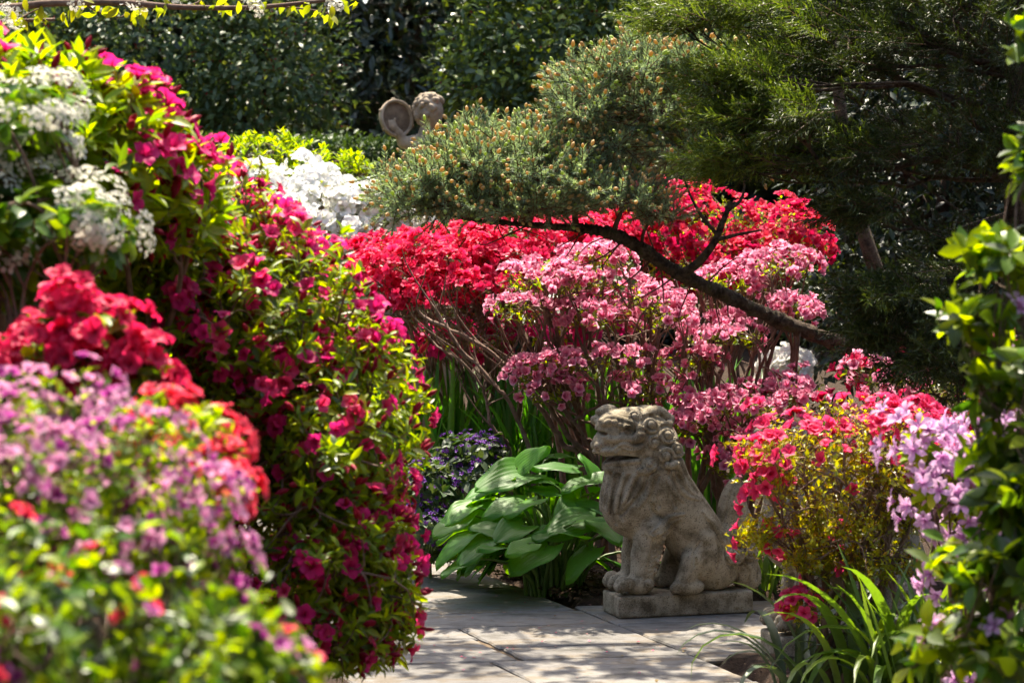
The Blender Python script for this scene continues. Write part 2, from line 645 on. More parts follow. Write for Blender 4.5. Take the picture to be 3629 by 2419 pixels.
def build_lion_mesh():
    S = Sculpt((-580, -250, -20), (620, 250, 1190), 5.0)

    def e(u, v, w, r, k=24, sub=False, tilt=0.0, sym=True):
        S.ell(tuple(LN(u, v, w)), r, k, sub, tilt, sym)

    def c(p, q, ra, rb, k=24, sub=False, sym=True):
        S.cap(LN(*p), LN(*q), ra, rb, k, sub, sym)

    # torso, chest, rump
    c((600, 650, 0), (890, 1060, 0), 182, 182, 30, sym=False)
    e(455, 760, 0, (215, 172, 225), 40)
    e(480, 590, 0, (205, 165, 190), 40)
    e(930, 1130, 0, (165, 178, 175), 40)
    # neck and skull
    e(470, 400, 0, (205, 165, 200), 40)
    e(400, 330, 0, (185, 150, 130), 40)
    e(300, 340, 0, (85, 120, 95), 30)
    # heavy mane behind the head
    e(575, 430, 0, (150, 168, 165), 30)
    e(612, 545, 0, (135, 172, 140), 30)
    # haunch, shin, hind foot
    e(870, 1090, 125, (125, 80, 150), 24)
    e(872, 985, 150, (75, 48, 55), 22)
    c((800, 1120, 150), (745, 1255, 155), 72, 58, 22)
    e(770, 1275, 160, (105, 62, 52), 16)
    for dw, du in ((-42, 8), (-14, 0), (14, 0), (42, 8)):
        e(692 + du, 1285, 160 + dw, (34, 17, 34), 5)
    # forelegs
    c((545, 930, 92), (512, 1090, 88), 102, 84, 26)
    c((512, 1090, 88), (492, 1230, 88), 84, 74, 20)
    e(470, 1262, 95, (100, 76, 62), 18)
    for dw, du in ((-57, 16), (-19, 0), (19, 0), (57, 16)):
        e(385 + du, 1262, 95 + dw, (48, 22, 40), 6)
        e(352 + du, 1285, 95 + dw, (26, 18, 28), 6)
    # tail: upright flame and lower mass
    e(1055, 790, 0, (88, 62, 190), 20, tilt=R(-12))
    e(1120, 900, 0, (75, 70, 190), 20, tilt=R(14))
    e(1030, 1000, 0, (110, 95, 120), 30)
    e(1120, 1130, 0, (95, 120, 150), 24)
    e(1165, 1200, 0, (75, 95, 100), 24)
    # muzzle, nose, jaws
    e(230, 356, 0, (40, 130, 16), 10, sub=True)
    e(330, 455, 0, (112, 118, 48), 20)
    e(258, 404, 0, (64, 66, 54), 8)
    e(232, 436, 34, (34, 34, 30), 8)
    e(400, 425, 78, (105, 62, 34), 14)
    e(365, 562, 0, (112, 104, 46), 16)
    e(430, 545, 70, (85, 60, 56), 20)
    e(376, 508, 80, (108, 110, 17), 6, sub=True)
    e(345, 508, 0, (90, 110, 18), 6, sub=True)
    # brow shelf and eye sockets
    e(330, 296, 55, (100, 66, 34), 12)
    e(405, 356, 140, (56, 34, 30), 8, sub=True)

    def surf(u, v):
        for w in np.arange(262, -60, -3.0):
            if S.val(LN(u, v, w)) < 0:
                return w
        return 0.0

    base_w = {}

    def sp(u, v, off=0.0):
        key = (round(u / 4), round(v / 4))
        if key not in base_w:
            base_w[key] = surf(u, v)
        return LN(u, v, base_w[key] + off)

    def bump(u, v, r, off=0.0, k=6, stretch=(1, 1, 1)):
        S.ell(tuple(sp(u, v, off)), (r * stretch[0], r * stretch[1], r * stretch[2]), k, False, 0, True)

    def line(P, r, k=7, sub=False, off=0.0, n=6):
        Q = smooth_path(np.array(P, float), n)
        pts = np.array([sp(a, b, off) for a, b in Q])
        # level out steps of the found surface
        for _ in range(3):
            pts[1:-1] = (pts[:-2] + 2 * pts[1:-1] + pts[2:]) / 4
        rr = np.interp(np.linspace(0, 1, len(pts)), np.linspace(0, 1, len(np.atleast_1d(r))), np.atleast_1d(r)) if np.ndim(r) else r
        S.chain(pts, rr, k, sub, True)

    def curl(u, v, r, turns=1.5, a0=0.0, hand=1, off=2, knob=True):
        w0 = surf(u, v)
        t = np.linspace(0, 1, int(14 * turns) + 6)
        ang = a0 + hand * t * turns * 2 * math.pi
        rad = r * (1 - 0.82 * t)
        pts = []
        for aa, rr in zip(ang, rad):
            uu, vv = u + rr * math.cos(aa), v + rr * math.sin(aa)
            w = 0.5 * w0 + 0.5 * np.clip(surf(uu, vv), w0 - 40, w0 + 25)
            pts.append(LN(uu, vv, w + off + r * .3 + 6 * (1 - rr / r)))
        pts = np.array(pts)
        # a moat round the curl, the coil itself and its knob
        ring = [LN(u + r * 1.22 * math.cos(q), v + r * 1.22 * math.sin(q), min(surf(u + r * 1.22 * math.cos(q), v + r * 1.22 * math.sin(q)), w0 + 20) + 5) for q in np.linspace(0, 6.283, 15)]
        S.chain(np.array(ring), r * .2, 4, True, True)
        S.ell(tuple(LN(u, v, w0 - r * .3)), (r * .95, r * .62, r * .95), 5, False, 0, True)
        S.chain(pts, np.linspace(r * 0.25, r * 0.2, len(pts)), 2, False, True)
        if knob:
            S.ell(tuple(LN(u, v, w0 + off + r * .42)), (r * .5,) * 3, 2, False, 0, True)

    # ear of the near side (mirrored on the far side)
    line([(505, 262), (540, 226), (600, 218), (650, 250), (676, 258)], [26, 30, 28, 22, 14], 10, off=2)
    line([(676, 258), (662, 296), (610, 312)], [15, 20, 24], 10, off=-4)
    line([(570, 262), (615, 270), (650, 280)], [15, 17, 10], 6, True, off=16)
    S.ell(tuple(LN(290, 222, -70)), (62, 50, 46), 14)
    S.ell(tuple(LN(240, 226, -70)), (30, 26, 26), 10)
    # brow curls and bumps
    curl(442, 262, 34, 1.3, 2.4, 1)
    for u, v, r in ((250, 306, 20), (286, 300, 22), (322, 304, 21), (356, 318, 18), (384, 318, 17)):
        bump(u, v, r, 2)
    line([(240, 290), (300, 270), (360, 285), (410, 300), (450, 315)], 15, 12, off=-3)
    # eyes and cheek
    bump(402, 356, 33, 14, 3)
    line([(365, 352), (385, 326), (420, 326), (440, 352)], 9, 4, off=8)
    line([(370, 366), (400, 386), (438, 372)], 8, 4, off=8)
    bump(478, 350, 34, 2, 8, (0.85, 0.8, 1.2))
    line([(478, 380), (440, 405), (380, 398), (320, 402), (285, 392)], [30, 22, 18, 18, 16], 10, off=-2)
    # nose and lips
    S.ell(tuple(sp(248, 444, 4)), (13, 11, 11), 4, True, 0, True)
    line([(205, 466), (260, 470), (318, 466), (352, 436), (390, 430), (430, 448), (488, 440)], 13, 5, off=5)
    line([(330, 482), (372, 450), (420, 466), (482, 456)], 10, 4, off=6)
    line([(300, 458), (345, 424), (392, 416), (432, 434), (486, 428)], 6, 3, True, off=6)
    # lower lip
    line([(278, 548), (330, 540), (400, 536), (470, 528)], 14, 8, off=2)
    # mane curls
    curl(540, 312, 46, 1.4, 1.0, 1)
    curl(562, 420, 38, 1.3, -1.2, -1)
    curl(642, 372, 48, 1.5, 0.4, 1)
    curl(630, 500, 58, 1.5, 1.6, -1)
    curl(700, 455, 46, 1.4, 0.5, 1)
    curl(690, 560, 36, 1.3, 0.9, 1)
    curl(536, 552, 40, 1.5, 2.6, -1)
    line([(640, 556), (672, 556), (696, 530)], [20, 18, 12], 6, off=4)
    line([(470, 590), (520, 596), (566, 566)], [16, 15, 12], 6, off=2)
    # locks hanging from the mane down chest and shoulder
    for P in ([(300, 600), (280, 690), (262, 800)], [(350, 612), (322, 700), (300, 820), (330, 900)], [(410, 620), (372, 700), (350, 800), (372, 880)],
              [(470, 625), (430, 700), (396, 760)], [(520, 620), (500, 700), (440, 770), (360, 850)], [(585, 620), (560, 720), (590, 800)],
              [(650, 610), (650, 700), (690, 800)], [(268, 610), (250, 690), (246, 780)], [(560, 640), (530, 740), (560, 830), (620, 870)]):
        line(P, 13, 4, True, off=2)
    for P in ([(325, 600), (300, 700), (285, 830)], [(380, 615), (348, 720), (330, 830)], [(545, 620), (530, 710), (470, 800)], [(440, 620), (402, 720), (372, 780)]):
        line(P, 13, 6, off=2)
    for P in ([(700, 545), (740, 640), (800, 720), (862, 748)], [(730, 520), (770, 620), (830, 700)], [(672, 590), (715, 690), (780, 740), (850, 756)], [(640, 620), (690, 720), (740, 770)]):
        line(P, [15, 15, 12, 6], 6, off=2)
    for P in ([(715, 560), (756, 650), (820, 722)], [(690, 590), (728, 680), (790, 735)]):
        line(P, 7, 3, True, off=8)
    # hair tuft at the elbow and haunch
    line([(548, 965), (600, 930), (650, 866), (748, 842)], [17, 20, 17, 6], 7, off=5)
    line([(560, 975), (625, 940), (668, 892), (724, 868)], [12, 15, 14, 6], 6, off=5)
    line([(585, 985), (640, 960), (672, 915)], [8, 10, 6], 8, off=2)
    line([(556, 950), (596, 910), (612, 880)], [7, 9, 4], 8, off=2)
    line([(858, 826), (925, 880), (968, 950), (1010, 1000)], [8, 16, 19, 13], 7, off=4)
    line([(880, 850), (938, 910), (975, 990), (1010, 1030)], [6, 13, 15, 10], 6, off=4)
    for i in range(8):
        bump(618 - i * 7, 985 + i * 28, 16, 1, 4)
        line([(600 - i * 6, 990 + i * 28), (570 - i * 6, 1004 + i * 28)], 5, 3, True, off=2)
    line([(560, 990), (540, 1090), (520, 1190)], 7, 5, True, off=2)
    for P in ([(840, 1010), (800, 1080), (800, 1160)], [(950, 1000), (968, 1090), (940, 1190)]):
        line(P, 8, 6, True, off=2)
    # rump curls and tail locks
    curl(1058, 1085, 56, 1.6, -0.4, 1)
    curl(1160, 1066, 46, 1.4, -0.6, 1)
    curl(1095, 1015, 38, 1.2, 1.6, -1, knob=False)
    for P in ([(1000, 880), (1030, 760), (1075, 640)], [(1060, 900), (1090, 780), (1110, 680)], [(1110, 940), (1150, 850), (1160, 780)], [(1150, 1000), (1190, 920), (1195, 860)]):
        line(P, 7, 5, True, off=2)
    for P in ([(1060, 1160), (1090, 1210), (1060, 1270)], [(1120, 1140), (1160, 1190), (1150, 1260)], [(1190, 1100), (1215, 1160), (1205, 1230)]):
        line(P, 9, 5, True, off=2)
    # claws: clefts between toes, dew claw
    curl(532, 1256, 26, 1.1, 0.5, 1)
    for u, v in ((366, 1290), (410, 1296)):
        line([(u, v - 45), (u - 6, v), (u - 4, v + 30)], 5, 3, True, off=3)
    # foot cut flat on the plinth
    S.D[:, :, S.ax[2] < -6] = np.maximum(S.D[:, :, S.ax[2] < -6], 6)
    V, F = S.mesh()
    V = V * LION_UNIT
    # sit the carving on its plinth
    return make_mesh('lion_carving', V, F, MAT['stone'])


def rounded_box(G, lo, hi, bev, sub=3, seed=0, wob=0.0):
    """box with bevelled, slightly uneven edges"""
    r2 = np.random.default_rng(seed)
    lo, hi = np.asarray(lo, float), np.asarray(hi, float)
    import bmesh
    bm = bmesh.new()
    bmesh.ops.create_cube(bm, size=1.0)
    for v in bm.verts:
        for i in range(3):
            v.co[i] = lo[i] if v.co[i] < 0 else hi[i]
    bmesh.ops.bevel(bm, geom=bm.edges[:], offset=bev, segments=sub, profile=0.6, affect='EDGES')
    bmesh.ops.subdivide_edges(bm, edges=[e for e in bm.edges if e.calc_length() > (hi - lo).max() * .3], cuts=9, use_grid_fill=True)
    bmesh.ops.triangulate(bm, faces=bm.faces[:])
    V = np.array([v.co[:] for v in bm.verts])
    if wob:
        ph = r2.random(9) * 6.3
        V[:, 0] += wob * (np.sin(V[:, 2] * 60 + ph[0]) + np.sin(V[:, 1] * 47 + ph[1]) * .8)
        V[:, 1] += wob * (np.sin(V[:, 0] * 41 + ph[2]) + np.sin(V[:, 2] * 70 + ph[3]) * .8)
        V[:, 2] += wob * (np.sin(V[:, 0] * 53 + ph[4]) + np.sin(V[:, 1] * 38 + ph[5]) * .8)
    F = np.array([[v.index for v in f.verts] for f in bm.faces])
    bm.free()
    G.add(V, F)


lion_me = build_lion_mesh()
Gb = Geo()
u_ = LION_UNIT
rounded_box(Gb, (-432 * u_, -155 * u_, -132 * u_), (432 * u_, 155 * u_, 0), 0.010, 3, 3, 0.0012)
V_, F_, U_ = Gb.arrays()
plinth_me = make_mesh('plinth', V_, F_, MAT['stone'])


def lion(loc, yaw, label, mirror=False):
    t = thing('stone_lion_statue', label, 'statue', loc, 'pair of stone guardian lions flanking the path')
    t.rotation_euler = (0, 0, yaw)
    link('plinth', plinth_me, t, Matrix.Translation((0, 0, 132 * u_)))
    link('lion_body', lion_me, t, Matrix.Translation((0, 0, 132 * u_)))
    return t


# near face of the plinth runs from (0.408, 9.206) to (0.942, 9.362)
_m = np.array([0.675, 9.284, 0.003]) + np.array([-LS, LC, 0]) * 155 * u_
lion(_m, LION_YAW, 'grey granite guardian lion sitting on its plinth beside the hosta')


# ------------------------------------------------------------------ ground and path
PO, PA, PB = np.array([0.273, 9.443]), np.array([0.348, -0.9375]), np.array([0.985, 0.172])


def st(s, t):
    return PO + s * PB + t * PA


def to_st(x, y):
    M = np.array([[PB[0], PA[0]], [PB[1], PA[1]]])
    q = np.linalg.solve(M, np.stack([np.ravel(x) - PO[0], np.ravel(y) - PO[1]]))
    return q[0].reshape(np.shape(x)), q[1].reshape(np.shape(y))


def lump(x, y, f, seed=0.0):
    return (np.sin(x * f + seed) * np.cos(y * f * 1.13 + seed * 2) + .5 * np.sin(x * f * 2.3 + y * f * 1.7 + seed * 3) + .25 * np.cos(x * f * 4.9 - y * f * 4.1 + seed)) / 1.75


# one sheet to the horizon, fine near the beds
xs = np.unique(np.concatenate([np.linspace(-3.5, 4, 126), [-150, -60, -25, -12, -7, -5, 5.5, 8, 14, 30, 70, 150]]))
ys = np.unique(np.concatenate([np.linspace(5.5, 14.5, 151), [-150, -40, -10, 0, 2, 4, 16, 18, 21, 25, 32, 50, 90, 200]]))
X_, Y_ = np.meshgrid(xs, ys, indexing='ij')
S_, T_ = to_st(X_, Y_)
in_path = (S_ > -1.3) & (S_ < np.where((T_ > -0.1) & (T_ < 1.15), 1.7, 0.05)) & (T_ > -4) & (T_ < 8.6)
edge = np.minimum.reduce([S_ + 1.3, np.where((T_ > -0.1) & (T_ < 1.15), 1.7, 0.05) - S_, T_ + 4, 8.6 - T_])
Z_ = np.where(in_path, -0.05, 0.012 + 0.03 * np.clip(-edge, 0, .5) + 0.014 * lump(X_, Y_, 7.0) + 0.008 * lump(X_, Y_, 23.0, 1.0))
nxg, nyg = X_.shape
I_ = np.arange(nxg * nyg).reshape(nxg, nyg)
Fq = np.stack([I_[:-1, :-1], I_[1:, :-1], I_[1:, 1:], I_[:-1, 1:]], -1).reshape(-1, 4)
gmesh = make_mesh('ground', np.stack([X_, Y_, Z_], -1).reshape(-1, 3), Fq, MAT['soil'])
tag(link('ground', gmesh), 'dark mulched soil of the planting beds', kind='structure')

G = Geo()
for poly in ([(-1.3, -4), (0.0, -4), (0.0, 8.6), (-1.3, 8.6)], [(0.0, -0.1), (1.7, -0.1), (1.7, 1.15), (0.0, 1.15)]):
    P = [st(*q) for q in poly]
    G.add([(p[0], p[1], -0.012) for p in P], [(0, 1, 2, 3)])
path = G.build('path', MAT['mortar'], smooth=False)
tag(path, 'flagstone path of weathered bluestone with sandy joints', kind='structure')
slabs = [(-1.3, -.04, -4, -2.9), (-1.3, -.04, -2.9, -2.2), (-1.3, -.035, -2.2, -1.45), (-1.3, -.03, -1.45, -.61), (-1.3, -.02, -.61, .01), (-1.3, 0, .01, .33),
         (-.6, 0, .33, .78), (-.6, 0, .78, 1.04), (-1.3, -.6, .33, .575), (-1.3, -.62, .575, 1.04),
         (-1.3, -.72, 1.04, 1.9), (-.72, 0, 1.04, 1.56), (-.72, 0, 1.56, 2.3), (-1.3, -.72, 1.9, 2.7), (-.72, 0, 2.3, 3.0), (-1.3, -.72, 2.7, 3.6),
         (-.72, 0, 3.0, 3.9), (-1.3, -.72, 3.6, 4.6), (-.72, 0, 3.9, 4.6), (-1.3, 0, 4.6, 5.5), (-1.3, -.8, 5.5, 6.4), (-.8, 0, 5.5, 6.4), (-1.3, 0, 6.4, 7.4), (-1.3, 0, 7.4, 8.6),
         (0, .62, -.1, .36), (.62, 1.7, -.1, .42), (0, .62, .36, .88), (.62, 1.7, .42, .95), (0, .45, .88, 1.15), (.45, 1.7, .95, 1.15)]
r3 = np.random.default_rng(3)
for (s0, s1, t0, t1) in slabs:
    g = 0.006
    base = []
    n1, n2 = 9, 7
    for a, b, n in (((s0, t0), (s1, t0), n1), ((s1, t0), (s1, t1), n2), ((s1, t1), (s0, t1), n1), ((s0, t1), (s0, t0), n2)):
        for k in range(n):
            f = k / n
            base.append((a[0] + (b[0] - a[0]) * f, a[1] + (b[1] - a[1]) * f))
    base = np.array(base)
    c = base.mean(0)
    half = np.array([(s1 - s0) / 2, (t1 - t0) / 2])
    rel = (base - c) * (1 - g / half) + r3.normal(0, 0.0028, base.shape)
    rim = np.array([st(*(c + q)) for q in rel])
    ins = np.array([st(*(c + q * (1 - .007 / half))) for q in rel])
    n = len(rim)
    tilt = r3.normal(0, .0022, 2)
    cc = rim.mean(0)
    zt = lambda P: 0.0 + (P - cc) @ tilt + r3.normal(0, .0005, len(P))
    V = np.concatenate([np.c_[rim, np.full(n, -.045)], np.c_[rim, zt(rim) - .006], np.c_[ins, zt(ins)], [[cc[0], cc[1], 0.0006]]])
    F = []
    for k in range(n):
        k2 = (k + 1) % n
        F += [(k, k2, n + k2), (k, n + k2, n + k), (n + k, n + k2, 2 * n + k2), (n + k, 2 * n + k2, 2 * n + k), (2 * n + k, 2 * n + k2, 3 * n)]
    link('flagstone', make_mesh('flagstone', V, F, MAT['slab'], smooth=False), path)

# second lion across the opening
_d = np.array([math.cos(LION_YAW), math.sin(LION_YAW)])
_c = np.array([0.935, 8.33]) + _d * 432 * u_ + np.array([-LS, LC]) * 155 * u_
lion((_c[0], _c[1], 0.003), LION_YAW, 'second granite guardian lion half hidden behind the red and yellow azalea')

# bark mulch chips lying on the beds
n = 5200
x = r3.uniform(-1.3, 1.6, n * 3)
y = r3.uniform(8.6, 12.2, n * 3)
s, t = to_st(x, y)
ok = (s > -0.06) & ~((t > -.12) & (t < 1.17)) | ((s > -.02) & (t < -.1))
x, y = x[ok][:n], y[ok][:n]
n = len(x)
a = r3.random(n) * 6.28
V0 = np.array([(-.5, -.14, 0), (.5, -.1, 0), (.45, .16, 0), (-.42, .12, 0), (-.4, 0, .18), (.38, .02, .16)])
F0 = np.array([(0, 1, 5), (0, 5, 4), (1, 2, 5), (2, 3, 4), (2, 4, 5), (3, 0, 4)])
pos = np.stack([x, y, np.full(n, .02) + r3.random(n) * .02], 1)
M = frames(pos, np.stack([np.cos(a), np.sin(a), r3.normal(0, .25, n)], 1), np.tile([0, 0, 1.0], (n, 1)) + r3.normal(0, .3, (n, 3)), r3.uniform(.012, .045, n))
VV = np.einsum('nij,vj->nvi', M[:, :3, :3], V0) + M[:, None, :3, 3]
G = Geo()
G.add(VV.reshape(-1, 3), (F0[None] + (np.arange(n) * 6)[:, None, None]).reshape(-1, 3), np.zeros((n * 6, 2)))
tag(G.build('bark_mulch', MAT['chip'], smooth=False), 'brown bark chips scattered over the bed behind the path', 'mulch', kind='stuff')

# petals and leaf scraps blown over the flagstones
n = 150
s, t = r3.uniform(-.9, .7, n), r3.uniform(-.5, 1.6, n)
P = np.array([st(a, b) for a, b in zip(s, t)])
a = r3.random(n) * 6.28
V0 = np.array([(-.35, 0, 0), (0, -.05, .1), (.35, 0, .02), (.2, .6, .12), (-.2, .6, .05)])
F0 = np.array([(0, 1, 4), (1, 3, 4), (1, 2, 3)])
M = frames(np.c_[P, np.full(n, .004)], np.stack([np.cos(a), np.sin(a), r3.normal(0, .1, n)], 1), np.tile([0, 0, 1.0], (n, 1)) + r3.normal(0, .15, (n, 3)), r3.uniform(.008, .02, n))
VV = np.einsum('nij,vj->nvi', M[:, :3, :3], V0) + M[:, None, :3, 3]
LITTER = (VV.reshape(-1, 3), (F0[None] + (np.arange(n) * 5)[:, None, None]).reshape(-1, 3))


# ------------------------------------------------------------------ leaf and flower shapes
def leaf_tpl(width, rows=4, fold=0.25, curl=0.2, shape=0.5, cols=3, wave=0.0):
    """unit-length leaf along +Y, widest at 'shape'; u = across -1..1, v = along"""
    V, U = [], []
    for i in range(rows + 1):
        t = i / rows
        if t <= shape:
            w = math.sin(t / shape * math.pi / 2) ** 0.8
        else:
            w = math.cos((t - shape) / (1 - shape) * math.pi / 2) ** 0.9
        w = max(w, 0.04) * width / 2
        for j in range(cols):
            a = -1 + 2 * j / (cols - 1)
            z = abs(a) * w * fold * 2 - curl * t * t + wave * math.sin(t * 9 + a * 2) * abs(a) * width
            V.append((a * w, t, z))
            U.append((a, t))
    F = []
    for i in range(rows):
        for j in range(cols - 1):
            p = i * cols + j
            F += [(p, p + 1, p + cols + 1), (p, p + cols + 1, p + cols)]
    return np.array(V), np.array(F), np.array(U)


def small_leaf(width, fold=0.2):
    V = np.array([(0, 0, 0), (-width / 2, .5, fold * width), (0, .5, 0), (width / 2, .5, fold * width), (0, 1, -.08)])
    F = np.array([(0, 2, 1), (0, 3, 2), (1, 2, 4), (2, 3, 4)])
    U = np.array([(0, 0), (-1, .5), (0, .5), (1, .5), (0, 1)])
    return V, F, U


def flower_tpl(seed, petals=5, width=0.62, depth=0.85, flare=0.5, ruffle=0.08, rows=4, tube_r=0.16, stamens=5, recurve=0.15, cols=3):
    """unit-radius trumpet opening along +Z"""
    r = np.random.default_rng(seed)
    Vs, Fs, Us, n = [], [], [], 0
    for k in range(petals):
        a0 = 2 * math.pi * k / petals + r.normal(0, .06)
        sc = r.uniform(.88, 1.1)
        lift = r.normal(0, .08)
        for i in range(rows + 1):
            t = i / rows
            rad = (tube_r * t + (1 - tube_r) * t ** (1.6 - flare * .6)) * sc
            z = depth * (1 - (1 - t) ** (1.4 + flare)) - recurve * t ** 3 + lift * t
            hw = width * np.interp(t, [0, .2, .4, .62, .82, 1], [.28, .4, .68, .97, .92, .16])
            for j in range(cols):
                b = -1 + 2 * j / (cols - 1)
                x, y = rad * (1 - .06 * abs(b)), b * hw
                zz = z + ruffle * math.sin(b * 4 + k * 2 + t * 5) * t + abs(b) * .05 * t
                Vs.append((x * math.cos(a0) - y * math.sin(a0), x * math.sin(a0) + y * math.cos(a0), zz))
                Us.append((b, t))
        for i in range(rows):
            for j in range(cols - 1):
                p = n + i * cols + j
                Fs += [(p, p + 1, p + cols + 1), (p, p + cols + 1, p + cols)]
        n += (rows + 1) * cols
    for k in range(stamens):
        a0 = r.random() * 6.28
        d = np.array([math.cos(a0) * .25, math.sin(a0) * .25, depth * r.uniform(.9, 1.25)])
        s = np.array([-math.sin(a0), math.cos(a0), 0]) * .016
        Vs += [tuple(-s), tuple(s), tuple(d + s), tuple(d - s)]
        Us += [(0, .55)] * 4
        Fs += [(n, n + 1, n + 2), (n, n + 2, n + 3)]
        n += 4
    return np.array(Vs), np.array(Fs), np.array(Us)


def bud_tpl(seed):
    """pointed closed bud along +Z"""
    ring = [(0, .04), (.3, .2), (.65, .2), (1, .02)]
    V, U = [], []
    for t, r in ring:
        for k in range(5):
            a = k * 1.2566 + t * .6
            V.append((r * math.cos(a), r * math.sin(a), t * 1.1))
            U.append((0, .5 + .5 * t))
    F = []
    for i in range(3):
        for k in range(5):
            p, q = i * 5 + k, i * 5 + (k + 1) % 5
            F += [(p, q, q + 5), (p, q + 5, p + 5)]
    return np.array(V), np.array(F), np.array(U)


def corymb_tpl(seed, n=26):
    """flat-domed head of tiny five-petalled florets, radius 1"""
    r = np.random.default_rng(seed)
    Vs, Fs, Us, k0 = [], [], [], 0
    for i in range(n):
        rad = math.sqrt((i + .5) / n)
        a = i * 2.4
        c = np.array([rad * math.cos(a), rad * math.sin(a), .55 * (1 - rad ** 2)]) + r.normal(0, .06, 3)
        nrm = unit(np.array([c[0] * .7, c[1] * .7, 1.0]) + r.normal(0, .25, 3))
        x = unit(np.cross(nrm, [0.3, 0.8, .1]))
        y = np.cross(nrm, x)
        s = r.uniform(.15, .22)
        a1 = r.random() * 6
        for p in range(5):
            b = a1 + p * 1.2566
            d0, d1 = x * math.cos(b - .5) + y * math.sin(b - .5), x * math.cos(b + .5) + y * math.sin(b + .5)
            Vs += [tuple(c), tuple(c + d0 * s + nrm * .03), tuple(c + d1 * s + nrm * .03)]
            Us += [(0, .15), (-1, .9), (1, .9)]
            Fs.append((k0, k0 + 1, k0 + 2))
            k0 += 3
    return np.array(Vs), np.array(Fs), np.array(Us)


T_LEAF = [leaf_tpl(.34, 4, .25, .15), leaf_tpl(.38, 4, .15, .28), leaf_tpl(.30, 4, .35, .05)]
T_OVAL = [leaf_tpl(.52, 4, .18, .15), leaf_tpl(.58, 4, .12, .25), leaf_tpl(.48, 4, .25, .05)]
T_SMALL = [small_leaf(.42), small_leaf(.36, .35), small_leaf(.5, .1)]
T_AZ = [flower_tpl(s, width=.42, depth=.8, flare=.5, ruffle=.10, rows=5) for s in range(5)]
T_AZ_LO = [flower_tpl(20 + s, width=.40, depth=.85, flare=.4, ruffle=.08, rows=4, stamens=4) for s in range(4)]
T_WIDE = [flower_tpl(40 + s, width=.48, depth=.6, flare=.75, ruffle=.15, rows=5, stamens=6) for s in range(5)]
T_STAR = [flower_tpl(60 + s, width=.27, depth=.6, flare=.7, ruffle=.08, stamens=7) for s in range(4)]
T_HOSE = [flower_tpl(80 + s, width=.44, depth=1.05, flare=.25, ruffle=.09, rows=5, recurve=.05, stamens=3) for s in range(5)]
T_BUD = [bud_tpl(1)]
T_CORYMB = [corymb_tpl(s) for s in range(4)]


# ------------------------------------------------------------------ branching
def grow(G, base, direction, tips, r_tip, sides=5, expo=0.42, rnd=None, wob=0.1, depth=0):
    rnd = rnd or np.random.default_rng(1)
    n = len(tips)
    L = np.linalg.norm(tips.mean(0) - base) + 1e-6
    r0 = r_tip * n ** expo
    if n == 1 or depth > 12:
        for tp in tips[:1]:
            l = np.linalg.norm(tp - base)
            tube(G, bez(base, base + direction * l * .35, tp - np.array([0, 0, .2 * l]) + rnd.normal(0, .06 * l, 3), tp, 5),
                 np.linspace(r_tip * 1.25, r_tip * .6, 5), max(3, sides - 2))
        return
    c = tips.mean(0)
    f = rnd.uniform(.3, .5) if n > 3 else rnd.uniform(.45, .7)
    node = base + ((c - base) * .6 + direction * L * .4) * f + rnd.normal(0, wob * L * f, 3)
    r1 = r_tip * n ** expo * .88
    tube(G, bez(base, base + direction * L * f * .35, node - (c - base) / L * L * f * .3 + rnd.normal(0, wob * L * f * .5, 3), node, 6), np.linspace(r0, r1, 6), sides)
    nd = unit(node - base)
    X = tips - c
    # split across the widest spread, with some chance in it
    C = X.T @ X + np.eye(3) * 1e-6
    w, v = np.linalg.eigh(C)
    ax = v[:, 2] + v[:, 1] * rnd.normal(0, .4)
    pr = X @ ax
    cut = np.median(pr) if n < 6 else np.quantile(pr, rnd.uniform(.3, .7))
    a, b = tips[pr <= cut], tips[pr > cut]
    if len(a) == 0 or len(b) == 0:
        a, b = tips[:1], tips[1:]
    grow(G, node, nd, a, r_tip, sides, expo, rnd, wob, depth + 1)
    grow(G, node, nd, b, r_tip, sides, expo, rnd, wob, depth + 1)


def lobe_px(px, py, d, rx, ry, rd):
    """crown lobe from what the photograph shows: centre pixel and distance, radii in pixels, depth radius in metres"""
    k = d / FPX
    return (at(px, py, d), np.array([rx * k, rd, ry * k]))


def sample_lobes(lobes, n, rnd, thick=0.3, bottom=-0.35, back=0.5, rough=0.08):
    areas = np.array([(r[0] * r[1] + r[1] * r[2] + r[0] * r[2]) for c, r in lobes])
    areas /= areas.sum()
    P, Nn = [], []
    guard = 0
    while len(P) < n and guard < 60:
        guard += 1
        k = rnd.choice(len(lobes), size=n, p=areas)
        d = unit(rnd.normal(size=(n, 3)))
        C = np.array([lobes[i][0] for i in k])
        Rr = np.array([lobes[i][1] for i in k])
        keep = (d[:, 2] > bottom) & ((d[:, 1] < 0.2) | (rnd.random(n) < back))
        f = 1 - thick * rnd.random(n) ** 1.6
        q1, q2 = C[:, 0] + d[:, 0] * Rr[:, 0], C[:, 2] + d[:, 2] * Rr[:, 2] + d[:, 1] * Rr[:, 1]
        f *= 1 + rough * lump(q1, q2, 9.0, 2.0) + rough * .9 * lump(q1, q2, 27.0, 1.0)
        pts = C + d * Rr * f[:, None]
        for (c2, r2) in lobes:
            q = np.linalg.norm((pts - c2) / r2, axis=1)
            keep &= (q > 1 - thick * 1.05)
        nr = unit(d / Rr)
        for p_, n_ in zip(pts[keep], nr[keep]):
            P.append(p_)
            Nn.append(n_)
    P, Nn = np.array(P[:n]), np.array(Nn[:n])
    return P, Nn


